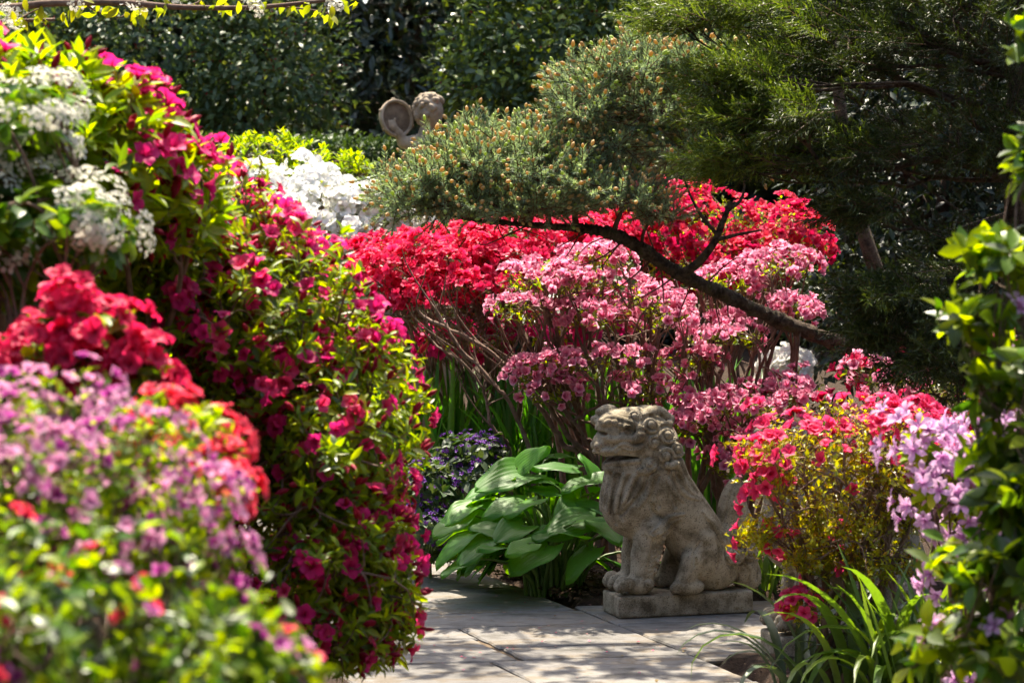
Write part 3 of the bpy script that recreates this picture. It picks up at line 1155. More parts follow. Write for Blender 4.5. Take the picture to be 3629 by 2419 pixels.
def whorls(P, A, per, rnd, spread=(35, 75), length=(.03, .05), back=0.02, along=0.0):
    """leaves round each tip; A = tip axis"""
    n = len(P)
    k = np.repeat(np.arange(n), per)
    m = len(k)
    ax = A[k]
    r = unit(np.cross(rnd.normal(size=(n, 3)), A))[k]
    u = np.cross(ax, r)
    phi = np.tile(np.arange(per) * 2 * math.pi / per, n) + rnd.normal(0, .35, m)
    th = np.radians(rnd.uniform(*spread, m))
    side = r * np.cos(phi)[:, None] + u * np.sin(phi)[:, None]
    fwd = ax * np.cos(th)[:, None] + side * np.sin(th)[:, None]
    L = rnd.uniform(*length, m)
    pos = P[k] - ax * (rnd.random(m) * (back + along))[:, None]
    up = ax - fwd * np.sum(ax * fwd, 1)[:, None] + rnd.normal(0, .25, (m, 3))
    return frames(pos, fwd, up, L)


def shrub(name, label, cat, base, lobes, tips, leaf=None, flower=None, flower2=None, stems=3, r_tip=.0022, group=None, seed=1, thick=.3, up=.5,
          bottom=-.35, back=.5, bark=None, spread=.12, expo=.42, stem_sides=6, tip_frac=1.0, rough=.14, wood=True, keep=None, inner=0):
    """leaf / flower: dict(tpl, mat, per, size=(a, b), obj, prob(p) ...)"""
    rnd = np.random.default_rng(seed)
    base = np.array([base[0], base[1], 0.0])
    t = thing(name, label, cat, base, group)
    P, A = sample_lobes(lobes, tips, rnd, thick, bottom, back, rough)
    if keep is not None:
        k = keep(P)
        P, A = P[k], A[k]
    A = unit(A + np.array([0, 0, up]) + rnd.normal(0, .22, A.shape))
    if wood:
        idx = rnd.random(len(P)) < tip_frac
        Q = P[idx] - A[idx] * .01
        # share the tips among the stems by direction from the base
        ang = np.arctan2(Q[:, 1] - base[1], Q[:, 0] - base[0]) + rnd.normal(0, .3, len(Q))
        order = np.argsort(ang)
        for ch in np.array_split(order, stems):
            if len(ch) == 0:
                continue
            G = Geo()
            c = Q[ch].mean(0)
            b = base + np.array([(c[0] - base[0]) * .12, (c[1] - base[1]) * .12, 0]) + np.append(rnd.normal(0, spread * .5, 2), -.03)
            d = unit(np.array([(c[0] - b[0]) * .5, (c[1] - b[1]) * .5, max(.3, c[2] - b[2])]))
            grow(G, b, d, Q[ch], r_tip, stem_sides, expo, rnd)
            G.build('stem', bark or MAT['bark'], t, origin=base)
    for spec, nm, rest in ((leaf, 'leaf', 'foliage'), (flower, 'blossom', 'blossom_mass'), (flower2, 'bud', 'bud_mass')):
        if not spec:
            continue
        nm = spec.get('name', nm)
        rest = spec.get('rest', rest)
        if 'prob' in spec:
            pr = spec['prob'](P, A)
            sel = rnd.random(len(P)) < pr
        else:
            sel = np.ones(len(P), bool)
        if not sel.any():
            continue
        p, a = P[sel], A[sel]
        if nm in ('leaf',) or spec.get('whorl'):
            if inner:
                kk = rnd.integers(0, len(lobes), inner)
                q = unit(rnd.normal(size=(inner, 3))) * (rnd.random(inner) ** .4 * .85)[:, None]
                p = np.concatenate([p, np.array([lobes[i][0] for i in kk]) + q * np.array([lobes[i][1] for i in kk])])
                a = np.concatenate([a, unit(rnd.normal(size=(inner, 3)) + [0, 0, .6])])
            M = whorls(p, a, spec['per'], rnd, spec.get('spread', (35, 80)), spec['size'], spec.get('back', .03))
        else:
            per = spec['per']
            k = np.repeat(np.arange(len(p)), per)
            tl = spec.get('tilt', .55)
            off = rnd.normal(0, 1, (len(k), 3))
            off -= a[k] * np.sum(off * a[k], 1)[:, None]
            ax = unit(a[k] + off * tl + np.array(spec.get('face', (0, 0, 0))))
            sz = rnd.uniform(*spec['size'], len(k))
            pos = p[k] + ax * spec.get('lift', .01) + off * sz[:, None] * spec.get('sep', .35)
            M = frames_z(pos, ax, sz)
        scatter(t, nm, rest, spec['tpl'], M, spec['mat'], spec.get('obj', 300))
    return t


# ------------------------------------------------------------------ foliage and petal materials
LM = {}
LM['lime'] = leaf_mat('lime_leaves', [(0.22, 0.31, 0.010), (0.13, 0.23, 0.012), (0.29, 0.35, 0.010), (0.08, 0.15, 0.012)], .58, .42, .35)
LM['azalea'] = leaf_mat('azalea_leaves', [(0.05, 0.10, 0.014), (0.18, 0.22, 0.012), (0.09, 0.14, 0.012), (0.10, 0.055, 0.02), (0.24, 0.27, 0.012), (0.035, 0.07, 0.012)], .42, .36, .55)
LM['front'] = leaf_mat('front_leaves', [(0.05, 0.13, 0.008), (0.12, 0.22, 0.008), (0.025, 0.07, 0.008), (0.20, 0.28, 0.006), (0.03, 0.085, 0.01)], .42, .36, .4)
LM['dark'] = leaf_mat('dark_leaves', [(0.03, 0.06, 0.014), (0.05, 0.085, 0.02), (0.08, 0.11, 0.02)], .3, .4, .5)
LM['tiny'] = leaf_mat('yellow_green_small_leaves', [(0.30, 0.33, 0.010), (0.38, 0.34, 0.010), (0.18, 0.24, 0.012), (0.36, 0.20, 0.012), (0.24, 0.28, 0.010), (0.14, 0.15, 0.015)], .45, .35, .5)
LM['brown'] = leaf_mat('bronzed_small_leaves', [(0.05, 0.045, 0.012), (0.09, 0.08, 0.015), (0.07, 0.035, 0.012), (0.14, 0.13, 0.02)], .3, .4, .5)
LM['holly'] = leaf_mat('holly_leaves', [(0.055, 0.105, 0.05), (0.085, 0.14, 0.07), (0.06, 0.115, 0.045), (0.13, 0.17, 0.075)], .22, .45, .4, vein=.1)
LM['holly2'] = leaf_mat('holly_leaves_young', [(0.055, 0.105, 0.05), (0.075, 0.125, 0.065), (0.05, 0.10, 0.042), (0.18, 0.25, 0.03)], .22, .45, .4, vein=.1)
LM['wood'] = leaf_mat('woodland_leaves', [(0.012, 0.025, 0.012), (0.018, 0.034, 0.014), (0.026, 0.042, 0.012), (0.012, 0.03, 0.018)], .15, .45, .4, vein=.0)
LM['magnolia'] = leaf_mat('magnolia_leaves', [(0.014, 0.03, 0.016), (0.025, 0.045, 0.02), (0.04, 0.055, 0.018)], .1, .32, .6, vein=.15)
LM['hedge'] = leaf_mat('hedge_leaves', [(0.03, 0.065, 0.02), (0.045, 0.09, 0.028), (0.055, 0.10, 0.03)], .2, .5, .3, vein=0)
LM['hosta'] = leaf_mat('hosta_leaves', [(0.045, 0.17, 0.016), (0.075, 0.22, 0.02), (0.04, 0.14, 0.018), (0.06, 0.19, 0.018)], .45, .45, .32, tcol=(4.0, 2.8, .3), vein=.10)
LM['petiole'] = leaf_mat('hosta_stalks', [(0.10, 0.17, 0.03), (0.13, 0.2, 0.045), (0.08, 0.14, 0.03)], .1, .45, .5, vein=0)
LM['iris'] = leaf_mat('iris_blades', [(0.05, 0.20, 0.018), (0.08, 0.25, 0.022), (0.03, 0.12, 0.014)], .4, .4, .5, vein=.1)
LM['strap'] = leaf_mat('strap_blades', [(0.08, 0.16, 0.02), (0.13, 0.2, 0.02), (0.05, 0.10, 0.03)], .45, .4, .5, vein=.15)
LM['strap_grey'] = leaf_mat('grey_green_blades', [(0.05, 0.085, 0.05), (0.07, 0.11, 0.06), (0.04, 0.07, 0.03)], .25, .45, .5, vein=.1)
LM['pulm'] = leaf_mat('lungwort_leaves', [(0.03, 0.07, 0.025), (0.05, 0.09, 0.04), (0.08, 0.12, 0.07), (0.025, 0.05, 0.02)], .25, .5, .4, vein=.1)
LM['crab'] = leaf_mat('fresh_leaves', [(0.20, 0.26, 0.015), (0.14, 0.20, 0.02), (0.26, 0.28, 0.02)], .55, .4, .4)

PM = {}
PM['magenta'] = petal_mat('magenta_petals', (0.80, 0.03, 0.25), (0.72, 0.018, 0.19), (0.42, 0.006, 0.07), .5)
PM['bud'] = petal_mat('crimson_buds', (0.42, 0.008, 0.05), (0.30, 0.006, 0.03), (0.16, 0.03, 0.02), .3)
PM['red'] = petal_mat('red_petals', (0.88, 0.05, 0.165), (0.82, 0.022, 0.115), (0.54, 0.005, 0.05), .5, edge2=(0.88, 0.10, 0.17))
PM['red2'] = petal_mat('crimson_petals', (0.76, 0.02, 0.13), (0.66, 0.01, 0.09), (0.38, 0.003, 0.04), .5)
PM['rhodo_red'] = petal_mat('deep_red_petals', (0.82, 0.035, 0.15), (0.70, 0.015, 0.09), (0.34, 0.004, 0.03), .5)
PM['coral'] = petal_mat('coral_petals', (0.88, 0.09, 0.16), (0.84, 0.05, 0.10), (0.55, 0.01, 0.04), .5)
PM['pink'] = petal_mat('pink_petals', (0.88, 0.40, 0.55), (0.82, 0.23, 0.40), (0.48, 0.03, 0.14), .52, edge2=(0.91, 0.54, 0.66))
PM['white'] = petal_mat('white_petals', (0.84, 0.84, 0.82), (0.82, 0.82, 0.80), (0.66, 0.68, 0.52), .4, var=.06)
PM['cream'] = petal_mat('cream_florets', (0.80, 0.78, 0.70), (0.76, 0.74, 0.64), (0.50, 0.45, 0.28), .35, var=.12)
PM['lilac'] = petal_mat('lilac_petals', (0.82, 0.58, 0.78), (0.75, 0.44, 0.70), (0.50, 0.18, 0.44), .5)
PM['purple'] = petal_mat('purple_petals', (0.60, 0.12, 0.42), (0.40, 0.04, 0.28), (0.18, 0.012, 0.13), .45, edge2=(0.78, 0.34, 0.56))
PM['mauve'] = petal_mat('mauve_petals', (0.80, 0.46, 0.62), (0.70, 0.28, 0.50), (0.42, 0.10, 0.28), .45)
PM['hotpink'] = petal_mat('hot_pink_petals', (0.88, 0.09, 0.25), (0.82, 0.045, 0.17), (0.5, 0.01, 0.06), .5)
PM['violet'] = petal_mat('violet_florets', (0.18, 0.05, 0.42), (0.14, 0.03, 0.34), (0.25, 0.03, 0.2), .3)
PM['berry'] = petal_mat('red_berries', (0.34, 0.012, 0.018), (0.28, 0.008, 0.014), (0.16, 0.01, 0.01), .0)


MAT['litter'] = leaf_mat('fallen_scraps', [(0.55, 0.06, 0.14), (0.16, 0.09, 0.04), (0.10, 0.06, 0.03), (0.6, 0.25, 0.32), (0.2, 0.14, 0.06)], .1, .7, .2, vein=0)
tag(link('petal_litter', make_mesh('petal_litter', LITTER[0], LITTER[1], MAT['litter'], np.zeros((len(LITTER[0]), 2)))), 'tiny petals and leaf scraps strewn over the flagstones', 'litter', kind='stuff')


def clump_prob(f, thr, hi, lo, seed=0.0):
    def fn(P, A):
        v = lump(P[:, 0] + .3 * P[:, 1], P[:, 2] + .2 * P[:, 1], f, seed)
        return np.where(v > thr, hi, lo)
    return fn


def gx(px, d):
    return (px - PW / 2) / FPX * d


# ------------------------------------------------------------------ centre: pink, red, white azaleas
pink_leaf = dict(tpl=T_SMALL, mat=[LM['azalea'], LM['lime']], per=7, size=(.02, .04), obj=140, back=.09)


def pink_prob(P, A):
    return np.where(A[:, 2] > .1, .85, .45) * np.where(lump(P[:, 0] + .4 * P[:, 1], P[:, 2], 13, .5) > -.3, 1, .12)


pink_fl = dict(tpl=T_HOSE, mat=PM['pink'], per=4, size=(.020, .028), obj=300, prob=pink_prob, sep=.8, face=(-.1, -.45, .1), tilt=.7)
shrub('pink_azalea', 'pale pink azalea arching on bare brown stems above the hosta', 'azalea', (0.40, 10.75),
      [lobe_px(1960, 1000, 10.7, 230, 75, .35), lobe_px(2120, 1290, 10.5, 260, 60, .33), lobe_px(1960, 1390, 10.4, 140, 70, .22), lobe_px(2280, 1110, 10.6, 170, 120, .35), lobe_px(1830, 1090, 10.6, 110, 45, .25), lobe_px(2120, 920, 10.8, 130, 50, .28),
       lobe_px(2250, 1390, 10.45, 140, 60, .25), lobe_px(1870, 1330, 10.5, 80, 50, .18), lobe_px(2080, 1120, 10.6, 150, 60, .3)],
      310, pink_leaf, pink_fl, stems=8, r_tip=.003, seed=11, bottom=-.4, up=.6, group='pink azaleas behind the lion', thick=.6, expo=.46, rough=.2)
shrub('pink_azalea', 'pale pink azalea right behind the lion under the mossy limb', 'azalea', (0.92, 10.7),
      [lobe_px(2470, 1500, 10.5, 130, 110, .33), lobe_px(2640, 1430, 10.5, 130, 80, .33), lobe_px(2800, 1400, 10.5, 130, 80, .33), lobe_px(2560, 1000, 10.8, 130, 55, .3), lobe_px(2760, 940, 10.8, 120, 60, .35), lobe_px(2560, 1190, 10.7, 150, 70, .35), lobe_px(2800, 1090, 10.7, 110, 60, .3),
       lobe_px(2700, 1560, 10.5, 150, 70, .25), lobe_px(2560, 1640, 10.4, 80, 50, .2), lobe_px(2440, 1280, 10.6, 110, 50, .25)],
      310, pink_leaf, pink_fl, stems=8, r_tip=.003, seed=12, bottom=-.4, up=.6, group='pink azaleas behind the lion', thick=.6, expo=.46, rough=.2)

# the old crooked stems that show below the bloom
pink1 = [o for o in COL.objects if o.get('label', '').startswith('pale pink azalea arching')][0]
for q, r0 in (([(2080, 1650, 10.6), (1990, 1565, 10.6), (1900, 1420, 10.6), (1790, 1290, 10.65), (1650, 1190, 10.7), (1500, 1120, 10.8)], .017), ([(1890, 1670, 10.5), (1868, 1560, 10.5), (1792, 1410, 10.5), (1722, 1330, 10.55), (1620, 1215, 10.6), (1560, 1120, 10.7)], .013),
              ([(1812, 1660, 10.55), (1790, 1560, 10.55), (1736, 1500, 10.55), (1712, 1380, 10.6), (1640, 1290, 10.6), (1530, 1210, 10.7)], .011), ([(2120, 1660, 10.55), (2020, 1550, 10.55), (1935, 1405, 10.55), (1905, 1290, 10.6), (1850, 1150, 10.7)], .016),
              ([(2200, 1660, 10.6), (2110, 1580, 10.6), (2060, 1540, 10.6), (1960, 1450, 10.65), (1880, 1330, 10.7), (1800, 1230, 10.8)], .014), ([(2180, 1620, 10.55), (2120, 1520, 10.5), (2030, 1470, 10.5), (1990, 1440, 10.5), (1930, 1330, 10.5)], .010),
              ([(2290, 1600, 10.8), (2270, 1450, 10.8), (2310, 1330, 10.8), (2330, 1200, 10.85), (2300, 1080, 10.9)], .014), ([(2440, 1600, 10.9), (2440, 1430, 10.9), (2425, 1300, 10.9), (2450, 1180, 10.95), (2500, 1050, 11)], .017), ([(2500, 1600, 10.7), (2560, 1480, 10.7), (2540, 1340, 10.7), (2600, 1230, 10.75), (2620, 1120, 10.8)], .012),
              ([(2040, 1490, 10.4), (2120, 1440, 10.4), (2210, 1425, 10.4), (2300, 1450, 10.45)], .008)):
    P_ = [at(*k) for k in q]
    if q[0][1] > 1590:
        P_ = [np.array([P_[0][0] + (P_[0][0] - P_[1][0]) * .6, P_[0][1], -.03])] + P_
    P_ = smooth_path(P_, 6)
    P_ = P_ + np.random.default_rng(int(q[0][0])).normal(0, .0045, P_.shape)
    G = Geo()
    tube(G, P_, np.linspace(r0, r0 * .4, len(P_)) * (1 + .08 * np.sin(np.arange(len(P_)) * 2.1)), 8)
    rr_ = np.random.default_rng(int(q[1][0]))
    for j in range(len(P_) // 2, len(P_), 3):
        e_ = P_[j] + np.array([rr_.normal(-.1, .12), rr_.normal(0, .1), rr_.uniform(.12, .3)])
        tube(G, bez(P_[j], P_[j] + (P_[j] - P_[j - 1]) * 2, e_ - [0, 0, .08], e_, 6), np.linspace(r0 * .38, .002, 6), 5)
    G.build('stem', MAT['bark'], pink1, origin=np.array(pink1.location))

red_leaf = dict(tpl=T_SMALL, mat=LM['brown'], per=6, size=(.014, .026), obj=60, back=.07)


def red_prob(P, A):
    return (P[:, 2] > at(0, 1085, 11.8)[2]) * np.where(A[:, 2] > .25, 1.0, .35) * np.where(lump(P[:, 0] + .5 * P[:, 1], P[:, 2] + .5 * P[:, 1], 8, .9) > -.72, 1, .15)


shrub('red_azalea', 'scarlet red azalea in full bloom spreading below the spruce branch', 'azalea', (-0.15, 12.1),
      [lobe_px(1560, 930, 11.9, 330, 120, .5), lobe_px(1850, 880, 12.0, 330, 120, .5), lobe_px(1330, 985, 11.8, 150, 75, .35), lobe_px(1620, 1030, 11.7, 260, 80, .4), lobe_px(2080, 850, 12.2, 220, 110, .45), lobe_px(1560, 1120, 11.6, 200, 90, .3), lobe_px(1700, 1190, 11.6, 150, 70, .3)],
      1000, red_leaf, dict(tpl=T_AZ_LO, mat=PM['red'], per=3, size=(.026, .034), obj=300, prob=red_prob, sep=.7, tilt=.6),
      stems=9, r_tip=.0019, seed=13, bottom=-.35, up=.9, thick=.45, expo=.44)
shrub('red_azalea', 'deep crimson azalea with coral blooms behind the forked spruce twig', 'azalea', (1.0, 12.6),
      [lobe_px(2380, 800, 12.4, 280, 150, .45), lobe_px(2720, 850, 12.5, 230, 150, .45), lobe_px(2550, 960, 12.3, 300, 130, .4)],
      520, dict(tpl=T_SMALL, mat=LM['lime'], per=5, size=(.018, .034), obj=60, back=.06), dict(tpl=T_AZ_LO, mat=[PM['red2'], PM['red2'], PM['coral']], per=3, size=(.028, .036), obj=300, sep=.7,
      prob=clump_prob(7, -.15, .85, .15, 3.0)), stems=8, r_tip=.002, seed=14, bottom=-.4, thick=.5)
shrub('magenta_azalea', 'low magenta azalea glimpsed between the bare pink azalea stems', 'azalea', (0.15, 12.2),
      [lobe_px(1900, 1190, 11.9, 190, 75, .3), lobe_px(2130, 1130, 12.0, 130, 90, .3), lobe_px(1620, 1220, 12.0, 160, 70, .3)],
      130, dict(tpl=T_LEAF, mat=LM['lime'], per=5, size=(.03, .05), obj=60), dict(tpl=T_WIDE, mat=PM['magenta'], per=2, size=(.036, .046), obj=150, sep=.6, face=(0, -.5, 0), prob=lambda P, A: np.full(len(P), .6)),
      stems=5, seed=15, thick=.5)


def white_prob(P, A):
    return np.where(A[:, 2] > .0, .93, .5)


shrub('white_azalea', 'large pure white azalea mound left of the spruce', 'azalea', (-1.05, 13.6),
      [lobe_px(1165, 840, 13.5, 260, 190, .5), lobe_px(945, 720, 13.6, 120, 110, .4), lobe_px(1365, 790, 13.5, 150, 130, .45), lobe_px(1105, 670, 13.6, 90, 70, .3), lobe_px(1245, 970, 13.3, 160, 100, .35), lobe_px(1075, 610, 13.6, 50, 40, .15), lobe_px(925, 640, 13.6, 50, 40, .15)],
      300, dict(tpl=T_LEAF, mat=LM['azalea'], per=6, size=(.04, .06), obj=100, back=.07), dict(tpl=T_AZ, mat=PM['white'], per=3, size=(.046, .058), obj=300, prob=white_prob, sep=.7, face=(0, -.3, 0)),
      stems=6, seed=16, thick=.35, up=.6, rough=.25)
shrub('white_azalea', 'white azalea far back below the limb, mostly hidden by pink blooms', 'azalea', (1.25, 12.9),
      [lobe_px(2790, 1290, 12.7, 80, 35, .25), lobe_px(2000, 1150, 12.9, 100, 50, .3)],
      36, dict(tpl=T_SMALL, mat=LM['azalea'], per=5, size=(.03, .05), obj=40), dict(tpl=T_WIDE, mat=PM['white'], per=3, size=(.04, .055), obj=120, prob=white_prob, sep=.7, face=(0, -.4, 0)),
      stems=4, seed=17, thick=.4)
shrub('green_azalea', 'unopened azalea with fresh lime leaves behind the white azalea', 'azalea', (-1.4, 15.2),
      [lobe_px(950, 560, 15.0, 170, 80, .4), lobe_px(1160, 590, 15.0, 150, 50, .4), lobe_px(1030, 700, 15.0, 300, 120, .5)],
      420, dict(tpl=T_LEAF, mat=LM['lime'], per=7, size=(.04, .065), obj=200, spread=(20, 70)), None, stems=5, seed=18, thick=.35, up=1.6, rough=.4)
shrub('green_shrub', 'dark leafy shrub filling the gap behind the red azaleas', 'shrub', (0.6, 14.2),
      [lobe_px(1700, 1050, 14, 500, 260, .5), lobe_px(2500, 1050, 14, 600, 300, .5), lobe_px(1350, 1200, 14, 350, 250, .5)],
      900, dict(tpl=T_SMALL, mat=LM['dark'], per=7, size=(.04, .07), obj=60), None, stems=5, seed=19, thick=.4)

# ------------------------------------------------------------------ hosta
def hosta_tpl(seed, width=.66, droop=.28, cup=.1):
    r = np.random.default_rng(seed)
    rows, cols = 10, 33
    V, U = [], []
    for i in range(rows + 1):
        t = i / rows
        w = (math.sin(math.pi * min(1, (t * .86 + .06)) ** .62) ** .75) * width / 2 if t < 1 else .004
        for j in range(cols):
            a = -1 + 2 * j / (cols - 1)
            y = t - .13 * (1 - t) ** 5 * abs(a) * 1.4
            z = -droop * t * t + cup * (abs(a) ** 1.5) * (1 - t * .5) * width - .10 * abs(a) ** 3 * t
            z += .012 * abs(math.cos(a * 14.2)) ** .7 * math.sin(math.pi * min(t * 1.02, 1)) + .035 * math.sin(t * 9 + a * 3 + seed) * abs(a) ** 2
            V.append((a * w, y, z))
            U.append((a, t))
    F = []
    for i in range(rows):
        for j in range(cols - 1):
            p = i * cols + j
            F += [(p, p + 1, p + cols + 1), (p, p + cols + 1, p + cols)]
    return np.array(V), np.array(F), np.array(U)


HT = [hosta_tpl(i, .70 + .06 * (i % 3), .12 + .12 * (i % 4), .06 + .05 * (i % 3)) for i in range(7)]
hosta_meshes = [make_mesh('leaf', V, F, LM['hosta'], U) for V, F, U in HT]
hb = np.array([gx(1965, 9.85), 9.85, 0.0])
hosta = thing('hosta', 'big hosta with ribbed heart-shaped leaves left of the lion', 'hosta', hb)
rh = np.random.default_rng(5)


def hosta_leaf(b, t, up, k):
    L = np.linalg.norm(t - b) * .84
    M = frames(b[None], (t - b)[None], up[None], L)[0]
    Lm = M.copy()
    Lm[:3, 3] -= hb
    link('leaf', hosta_meshes[k % len(hosta_meshes)], hosta, Matrix(Lm.tolist()))
    root = hb + np.array([(b[0] - hb[0]) * .22 + rh.normal(0, .03), (b[1] - hb[1]) * .22 + rh.normal(0, .03), .0])
    G = Geo()
    v = unit(t - b)
    tube(G, bez(root, root + np.array([0, 0, max(.1, b[2] * .7)]), b - v * .10 + np.array([0, 0, .0]), b + v * .02, 7), np.linspace(.0095, .0045, 7), 6)
    G.build('petiole', LM['petiole'], hosta, origin=hb)


C8 = lambda x, y: (1400 + x / 1.568, 1100 + y / 1.568)
hl = [((1010, 880), (715, 830), 1), ((1110, 935), (1075, 812), 0), ((745, 905), (425, 902), 1), ((720, 960), (470, 920), .4), ((920, 1020), (695, 958), 1), ((1150, 945), (885, 948), .3),
      ((720, 1060), (462, 1066), 1), ((790, 1050), (556, 1125), .6), ((1110, 1160), (782, 1192), 1), ((720, 1195), (556, 1212), 1), ((580, 1190), (285, 1285), .5), ((395, 1140), (170, 1250), .4),
      ((850, 1305), (606, 1425), 1), ((1105, 1320), (898, 1455), 1), ((660, 890), (872, 705), -.6), ((520, 1270), (320, 1378), .5), ((430, 1090), (228, 1140), 1), ((430, 1240), (165, 1312), .9),
      ((420, 1385), (215, 1465), .5), ((1120, 1195), (1275, 1250), .8), ((860, 810), (1010, 775), .1), ((620, 1320), (440, 1290), .8), ((560, 990), (345, 1010), 1), ((470, 1060), (440, 1180), .7),
      ((1010, 1040), (900, 1095), 1), ((880, 1220), (760, 1260), .9), ((600, 1240), (480, 1190), 1), ((1180, 1120), (1050, 1030), .8), ((760, 1290), (600, 1340), .8), ((980, 1180), (1160, 1110), .7),
      ((660, 1130), (500, 1180), .9), ((880, 960), (760, 900), .8), ((1050, 1270), (930, 1230), .7)]
for k, (b8, t8, tilt) in enumerate(hl):
    bx, by = C8(*b8)
    tx, ty = C8(*t8)
    db = 9.45 + (1400 - b8[1]) / 700 * .75 + rh.normal(0, .04)
    dt = db - (.10 if ty > by - 20 else -.06) - rh.random() * .08
    b, t = at(bx, by, db), at(tx, ty, dt)
    L = np.linalg.norm(t - b)
    if L < .17:
        t = b + (t - b) / L * .17
    up = np.array([rh.normal(0, .2), -.25 * tilt + rh.normal(0, .15) - (.8 if tilt < 0 else 0), 1.0])
    hosta_leaf(b, t, up, k)
for k in range(46):
    a = rh.uniform(-.35, 3.5)
    rr = rh.uniform(.12, .34)
    h = rh.uniform(.12, .45) * (1.15 - rr)
    b = hb + np.array([rr * math.cos(a) * 1.15 - .04, rr * math.sin(a) * .8, h])
    t = b + np.array([math.cos(a) * 1.1, math.sin(a), -.25 + rh.normal(0, .2)]) * rh.uniform(.14, .21)
    hosta_leaf(b, t, np.array([rh.normal(0, .25), rh.normal(0, .25), 1.0]), k + 3)

# ------------------------------------------------------------------ blades: irises and strap leaves
def blade_tpl(arch, width=.035, rows=9, twist=0.0, bend=0.0):
    V, U = [], []
    for i in range(rows + 1):
        t = i / rows
        ang = arch * t ** 1.8
        # along an arc in the y-z plane
        if i == 0:
            y, z = 0.0, 0.0
        else:
            y += math.sin(ang) / rows
            z += math.cos(ang) / rows
        w = width / 2 * (1 - t ** 3) ** .6 * (.75 + .5 * math.sin(t * 2.4))
        c, s = math.cos(twist * t), math.sin(twist * t)
        for a in (-1, 0, 1):
            V.append((a * w * c + bend * t * t, y + a * w * s - abs(a) * w * .35 * math.cos(ang), z + abs(a) * w * .35 * math.sin(ang)))
            U.append((a, t))
    F = []
    for i in range(rows):
        for j in range(2):
            p = i * 3 + j
            F += [(p, p + 1, p + 4), (p, p + 4, p + 3)]
    return np.array(V), np.array(F), np.array(U)


def blade_clump(name, label, cat, base, n, tpls, mat, length, lean=.25, spread=.08, group=None, seed=0, obj=120):
    r = np.random.default_rng(seed)
    base = np.asarray(base, float)
    t = thing(name, label, cat, base, group)
    a = r.uniform(0, 6.28, n)
    pos = base + np.stack([r.normal(0, spread, n), r.normal(0, spread * .7, n), np.full(n, -.01)], 1)
    out = np.stack([np.cos(a), np.sin(a), np.zeros(n)], 1)
    zd = unit(np.array([0, 0, 1.0]) + out * r.uniform(0, lean, n)[:, None])
    M = np.zeros((n, 4, 4))
    Y = unit(out - zd * np.sum(out * zd, 1)[:, None])
    X = np.cross(Y, zd)
    s = r.uniform(*length, n)[:, None]
    M[:, :3, 0], M[:, :3, 1], M[:, :3, 2], M[:, :3, 3], M[:, 3, 3] = X * s, Y * s, zd * s, pos, 1
    scatter(t, 'blade', 'blade_mass', tpls, M, mat, obj)
    return t


T_IRIS = [blade_tpl(a, .030, 7, tw) for a, tw in ((.1, .2), (.25, -.3), (.5, .3), (.15, .8), (.9, .2))]
T_STRAP = [blade_tpl(a, .05, 10, tw, bd) for a, tw, bd in ((1.6, .2, .05), (2.2, -.2, -.08), (2.7, .3, .05), (1.2, .5, 0))]
ordinal = ['leftmost', 'second from the left', 'third from the left', 'fourth from the left', 'fifth from the left', 'sixth from the left', 'rightmost']
for k, (px, d) in enumerate(((1500, 11.7), (1640, 11.9), (1770, 11.6), (1920, 11.8), (2060, 11.6), (2290, 11.7), (2520, 11.6))):
    blade_clump('iris_clump', 'upright green iris clump behind the azalea stems, %s of the row' % ordinal[k], 'iris', (gx(px, d), d, 0), 58, T_IRIS, LM['iris'], (.55, .95), .16, .11,
                'row of iris clumps behind the azalea stems', 100 + k, 58)
blade_clump('strap_leaf_clump', 'dark green strap leaved clump behind the lion tail', 'strap plant', (gx(2725, 9.75), 9.75, 0), 26, T_STRAP, LM['strap'], (.3, .5), .3, .05, None, 120, 26)
blade_clump('daylily', 'daylily with broad arching lime blades at lower right', 'daylily', (gx(3150, 7.35), 7.35, 0), 46, T_STRAP, LM['strap'], (.45, .72), .35, .08, None, 121, 46)
blade_clump('daylily', 'grassy daylily with upright blades right of the arching one', 'daylily', (gx(3330, 7.2), 7.2, 0), 60, T_IRIS, LM['strap'], (.4, .62), .35, .09, None, 122, 60)
blade_clump('grassy_clump', 'grey green narrow bladed tuft at the path corner', 'tuft', (gx(2880, 7.55), 7.6, 0), 34, T_STRAP, LM['strap_grey'], (.28, .55), .6, .06, None, 123, 34)
blade_clump('grassy_clump', 'low dark tuft right of the grey green one along the bed edge', 'tuft', (gx(3080, 7.7), 7.75, 0), 40, T_STRAP, LM['strap_grey'], (.25, .42), .6, .12, None, 124, 40)

# ------------------------------------------------------------------ low purple lungwort
for k, (lb, lab) in enumerate((([lobe_px(1690, 1600, 10.5, 120, 70, .2), lobe_px(1640, 1680, 10.4, 150, 70, .2)], 'lungwort with violet florets behind the hosta leaves'),
                               ([lobe_px(1530, 1720, 10.3, 110, 90, .2), lobe_px(1520, 1850, 10.2, 110, 80, .2)], 'lungwort with violet florets between path and crimson azalea, left of the hosta'))):
    shrub('lungwort', lab, 'lungwort', (lb[0][0][0], lb[0][0][1] + .05), lb, 170, dict(tpl=T_OVAL, mat=LM['pulm'], per=4, size=(.035, .07), obj=120, spread=(40, 95)),
          dict(tpl=T_STAR, mat=PM['violet'], per=3, size=(.009, .014), obj=90, sep=1.0, lift=.02, prob=lambda P, A: np.full(len(P), .6)), stems=4, r_tip=.0016, seed=30 + k, bottom=-.6, thick=.7, rough=.4,
          bark=LM['petiole'], group='lungworts by the hosta')
